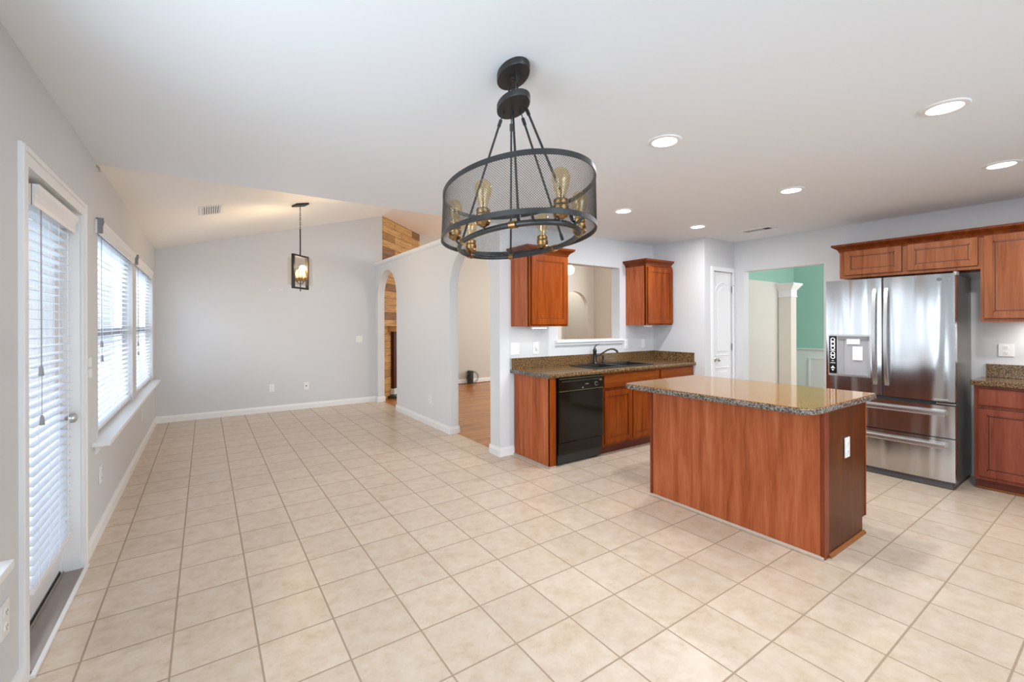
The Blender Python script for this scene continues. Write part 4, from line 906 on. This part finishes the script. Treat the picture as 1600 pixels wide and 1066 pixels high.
for a in (144, 88, -34, -84, -132, 25):
    t = math.radians(a); p = Vector((PA * math.cos(t), PB * math.sin(t), Z(PZ))); tg = Vector((-PA * math.sin(t), PB * math.cos(t), 0)).normalized()
    c_ = nb(); tube(c_, [p - tg * 0.011, p + tg * 0.011], 0.0135, 12); tube(c_, [p - tg * 0.013, p - tg * 0.009], 0.015, 12); tube(c_, [p + tg * 0.009, p + tg * 0.013], 0.015, 12)
    obj('collar', c_, brass, ch, local=True, smooth='auto')
_b.free()
TA, TB = 0.466, 0.283; BA, BB = 0.458, 0.292; ZT1, ZB1 = 1.95, 1.768
def band(a, b, z0, z1, th=0.004, n=96):
    bm = nb(); R = []
    for rr, z in ((0, z0), (0, z1), (-th, z1), (-th, z0)): R.append([bm.verts.new(((a + rr) * math.cos(2 * PI * k / n), (b + rr) * math.sin(2 * PI * k / n), Z(z))) for k in range(n)])
    for i in range(4):
        A, D = R[i], R[(i + 1) % 4]
        for k in range(n): bm.faces.new((A[k], A[(k + 1) % n], D[(k + 1) % n], D[k]))
    bmesh.ops.recalc_face_normals(bm, faces=bm.faces[:]); return bm
sh = obj('shade', nb(), mesh_dark, ch, local=True)
_b = nb(); NC, NR = 216, 14; wr = 0.0007
for s_ in (1, -1):
    for c_ in range(NC):
        pts = []
        for r_ in range(NR + 1):
            t = r_ / NR; ang = 2 * PI * (c_ + s_ * r_ * 1.5) / NC; a_ = TA + (BA - TA) * t; b_ = TB + (BB - TB) * t
            pts.append((a_ * math.cos(ang), b_ * math.sin(ang), Z(ZT1 + (ZB1 - ZT1) * t)))
        tube(_b, pts, wr, 3, cap=False)
_b.to_mesh(sh.data); _b.free()
obj('shade_band', band(TA + 0.002, TB + 0.002, ZT1 - 0.006, ZT1 + 0.012), wire_dark, ch, local=True); obj('shade_band', band(BA + 0.002, BB + 0.002, ZB1 - 0.012, ZB1 + 0.006), wire_dark, ch, local=True)
_b = nb()
for a in (20, 160, 200, 340):
    t = math.radians(a); tube(_b, [(PA * math.cos(t), PB * math.sin(t), Z(PZ)), (0.5 * (PA + BA) * math.cos(t), 0.5 * (PB + BB) * math.sin(t), Z(PZ + 0.012)), (BA * math.cos(t), BB * math.sin(t), Z(ZB1 - 0.004))], 0.005, 6)
obj('bracket', _b, wire_dark, ch, local=True)
bulbs = [(0.071, 0.235), (-0.221, 0.198), (-0.425, -0.010), (-0.205, -0.200), (0.16, -0.205), (0.375, 0.085)]
for i, (x, y) in enumerate(bulbs):
    z = 1.752
    b = nb(); lathe(b, [(0.010, -0.004), (0.013, 0.0), (0.022, 0.003), (0.027, 0.011), (0.0235, 0.017), (0.0235, 0.021), (0.027, 0.026), (0.027, 0.040), (0.023, 0.044), (0.025, 0.048), (0.025, 0.060), (0.021, 0.063)], 20, (x, y, Z(z)))
    so = obj('socket', b, brass, ch, local=True, smooth='auto')
    tube_b = nb(); L_ = math.hypot(x / PA, y / PB); tube(tube_b, [(x / L_, y / L_, Z(PZ)), (x * 0.5 + x / L_ * 0.5, y * 0.5 + y / L_ * 0.5, Z(PZ + 0.0)), (x, y, Z(z + 0.002))], 0.005, 6); obj('arm', tube_b, wire_dark, so, local=True)
    b = nb(); lathe(b, [(0.015, 0.062), (0.016, 0.072), (0.020, 0.088), (0.027, 0.108), (0.031, 0.126), (0.031, 0.140), (0.027, 0.153), (0.018, 0.163), (0.008, 0.167), (0.0, 0.168)], 20, (x, y, Z(z)), cap=False)
    bu = obj('bulb', b, amber, so, local=True, smooth=True)
    f = nb(); pts = []
    for k in range(9):
        t = k * 2 * PI / 8; r0 = 0.006; pts.append((x + 0.010 * math.cos(t), y + 0.010 * math.sin(t), Z(z) + (0.078 if k % 2 else 0.142)))
    tube(f, pts, 0.0006, 3); tube(f, [(x, y, Z(z) + 0.058), (x, y, Z(z) + 0.10)], 0.003, 6); obj('filament', f, mat('amber_filament_%d' % i, (0.55, 0.33, 0.10), 0.3, 0.8), bu, local=True)

# ------------------------------------------------------------------ dining pendant
px_, py_ = 0.985, 6.11; zc_ = vz(px_)
pd = thing('pendant_light', 'lit rectangular cage pendant hanging from the sloped dining ceiling', 'pendant light', (px_, py_, zc_))
_b = nb(); box(_b, -0.085, 0.085, -0.06, 0.06, -0.022, -0.002, bev=0.004); _b.transform(Matrix.Rotation(-math.atan(0.279), 4, 'Y') @ Matrix.Rotation(0.35, 4, 'Z')); obj('canopy', _b, wire_dark, pd, local=True)
def pz(z): return z - zc_
_b = nb(); zz = zc_ - 0.02; j = 0
while zz > 2.60:
    pts = [((0.007 * math.cos(t) if j % 2 else 0), (0 if j % 2 else 0.007 * math.cos(t)), pz(zz - 0.018) + 0.019 * math.sin(t)) for t in [2 * PI * k / 8 for k in range(8)]]
    tube(_b, pts, 0.0028, 5, closed=True); zz -= 0.030; j += 1
obj('chain', _b, wire_dark, pd, local=True)
obj('rod', tube(nb(), [(0, 0, pz(2.60)), (0, 0, pz(2.27))], 0.008, 8), wire_dark, pd, local=True)
_b = nb(); w_ = 0.15; t_ = 0.012; za, zb_ = 1.845, 2.270
for q in ((-w_, -w_ + 2 * t_, za, zb_), (w_ - 2 * t_, w_, za, zb_), (-w_, w_, za, za + 0.022), (-w_, w_, zb_ - 0.022, zb_)): box(_b, q[0], q[1], -0.016, 0.016, pz(q[2]), pz(q[3]))
_b.transform(Matrix.Rotation(0.80, 4, 'Z')); obj('outer_frame', _b, wire_dark, pd, local=True)
_g = nb(); 
for q in ((-0.13, 0.13, -0.075, -0.072), (-0.13, 0.13, 0.072, 0.075)): box(_g, q[0], q[1], q[2], q[3], pz(1.89), pz(2.235))
_g.transform(Matrix.Rotation(-0.35, 4, 'Z')); obj('glass_panel', _g, clear_glass, pd, local=True)
_b = nb(); tube(_b, [(0, 0, pz(1.815)), (0, 0, pz(1.93))], 0.006, 8)
for k in range(3):
    t = 2 * PI * k / 3 + 0.4; tube(_b, [(0, 0, pz(1.91)), (0.025 * math.cos(t), 0.025 * math.sin(t), pz(1.915)), (0.045 * math.cos(t), 0.045 * math.sin(t), pz(1.945))], 0.006, 6)
obj('arm', _b, wire_dark, pd, local=True)
for k in range(3):
    t = 2 * PI * k / 3 + 0.4; x, y = 0.045 * math.cos(t), 0.045 * math.sin(t)
    b = nb(); lathe(b, [(0.012, 0), (0.022, 0.008), (0.022, 0.045), (0.018, 0.048)], 14, (x, y, pz(1.94))); so = obj('socket', b, brass, pd, local=True, smooth='auto')
    b = nb(); lathe(b, [(0.012, 0.048), (0.018, 0.07), (0.027, 0.10), (0.029, 0.12), (0.022, 0.14), (0.0, 0.150)], 14, (x, y, pz(1.94)), cap=False); obj('bulb', b, amber, so, local=True, smooth=True)
    f = nb(); lathe(f, [(0.0, 0.06), (0.010, 0.07), (0.013, 0.10), (0.009, 0.13), (0, 0.135)], 10, (x, y, pz(1.94)), cap=False); obj('filament', f, fil_on, so, local=True)
_l = bpy.data.lights.new('pendant_glow', 'POINT'); _l.energy = 19; _l.color = (1, 0.72, 0.42); _l.shadow_soft_size = 0.05
_lo = bpy.data.objects.new('pendant_glow', _l); C.objects.link(_lo); _lo.location = (px_, py_, 2.12)

# ------------------------------------------------------------------ living room things
fx_, fy_, fz_ = 5.40, 6.0, 2.36
fn = thing('ceiling_fan', 'ceiling fan with a lit globe seen through the pass-through', 'ceiling fan', (fx_, fy_, ZV))
_b = nb(); tube(_b, [(fx_, fy_, ZV - 0.004), (fx_, fy_, 2.60)], 0.014, 8); lathe(_b, [(0.07, ZV - 0.06), (0.07, ZV - 0.004)], 20, (fx_, fy_, 0)); obj('downrod', _b, chrome, fn)
_b = nb(); lathe(_b, [(0.05, 2.62), (0.11, 2.59), (0.12, 2.52), (0.09, 2.47), (0.05, 2.44), (0, 2.43)], 24, (fx_, fy_, 0), cap=False); obj('motor', _b, chrome, fn, smooth='auto')
_b = nb(); lathe(_b, [(0.05, 2.44), (0.085, 2.40), (0.09, 2.36), (0.07, 2.31), (0.0, 2.285)], 24, (fx_, fy_, 0), cap=False); obj('globe', _b, globe, fn, smooth='auto')
for k in range(5):
    t = 2 * PI * k / 5 + 0.88; b = nb(); box(b, 0.12, 0.62, -0.06, 0.06, -0.004, 0.004); b.transform(Matrix.Translation((fx_, fy_, 2.50)) @ Matrix.Rotation(t, 4, 'Z') @ Matrix.Rotation(0.2, 4, 'X')); obj('blade', b, mat('fan_blade_%d' % k, (0.35, 0.22, 0.12), 0.5), fn)
_l = bpy.data.lights.new('fan_glow', 'POINT'); _l.energy = 35; _l.color = (1, 0.93, 0.82); _l.shadow_soft_size = 0.12
_lo = bpy.data.objects.new('fan_glow', _l); C.objects.link(_lo); _lo.location = (fx_, fy_, 2.15)
# router and cables on the living room floor
ro = thing('router', 'black upright router on the living room floor by the wall', 'router', (5.13, 9.2, 0))
_b = nb(); box(_b, 5.10, 5.19, 9.12, 9.26, 0.004, 0.30, bev=0.02); obj('case', _b, black_matte, ro)
cb = nb()
for k in range(3):
    pts = [(5.145 + (0.13 + 0.015 * k) * math.cos(t), 9.10 - 0.01 * k, 0.15 + (0.12 + 0.012 * k) * math.sin(t)) for t in [2 * PI * i / 24 for i in range(24)]]; tube(cb, pts, 0.004, 5, closed=True)
tube(cb, [(4.6, 9.18, 0.008), (4.85, 9.14, 0.008), (5.1, 9.10, 0.008), (5.3, 9.08, 0.008), (5.45, 9.13, 0.008), (5.7, 9.2, 0.008), (5.9, 9.25, 0.008)], 0.008, 6)
tag(obj('cable_coil', cb, black_matte), 'black cables coiled and trailing along the living room wall', 'cable')
# fireplace on the plank wall (local frame of the wall)
fp = thing('fireplace', 'dark fireplace surround and wood mantel on the plank wall', 'fireplace', (2.673, YB, 0), math.atan2(1.229, 1.247))
dark_wood = wood('dark_stained_wood', '#2e1608', '#4a240e', '#5c3216', world=False)
obj('mantel_shelf', B(0.22, 1.60, -0.20, -0.001, 1.26, 1.36), plank, fp, local=True)
obj('surround_leg', B(0.34, 0.46, -0.06, -0.001, 0.17, 1.26), dark_wood, fp, local=True); obj('surround_leg', B(1.36, 1.48, -0.06, -0.001, 0.17, 1.26), dark_wood, fp, local=True)
obj('plinth', B(0.32, 0.48, -0.075, -0.001, 0.06, 0.17), trim_white, fp, local=True); obj('plinth', B(1.34, 1.50, -0.075, -0.001, 0.06, 0.17), trim_white, fp, local=True)
obj('brick_face', B(0.46, 1.36, -0.03, -0.001, 0.05, 1.20), mat('dark_brick', (0.09, 0.06, 0.05), 0.8), fp, local=True)
obj('hearth', B(0.2, 1.62, -0.42, -0.001, 0.004, 0.05), mat('dark_hearth_stone', (0.04, 0.035, 0.035), 0.3), fp, local=True)
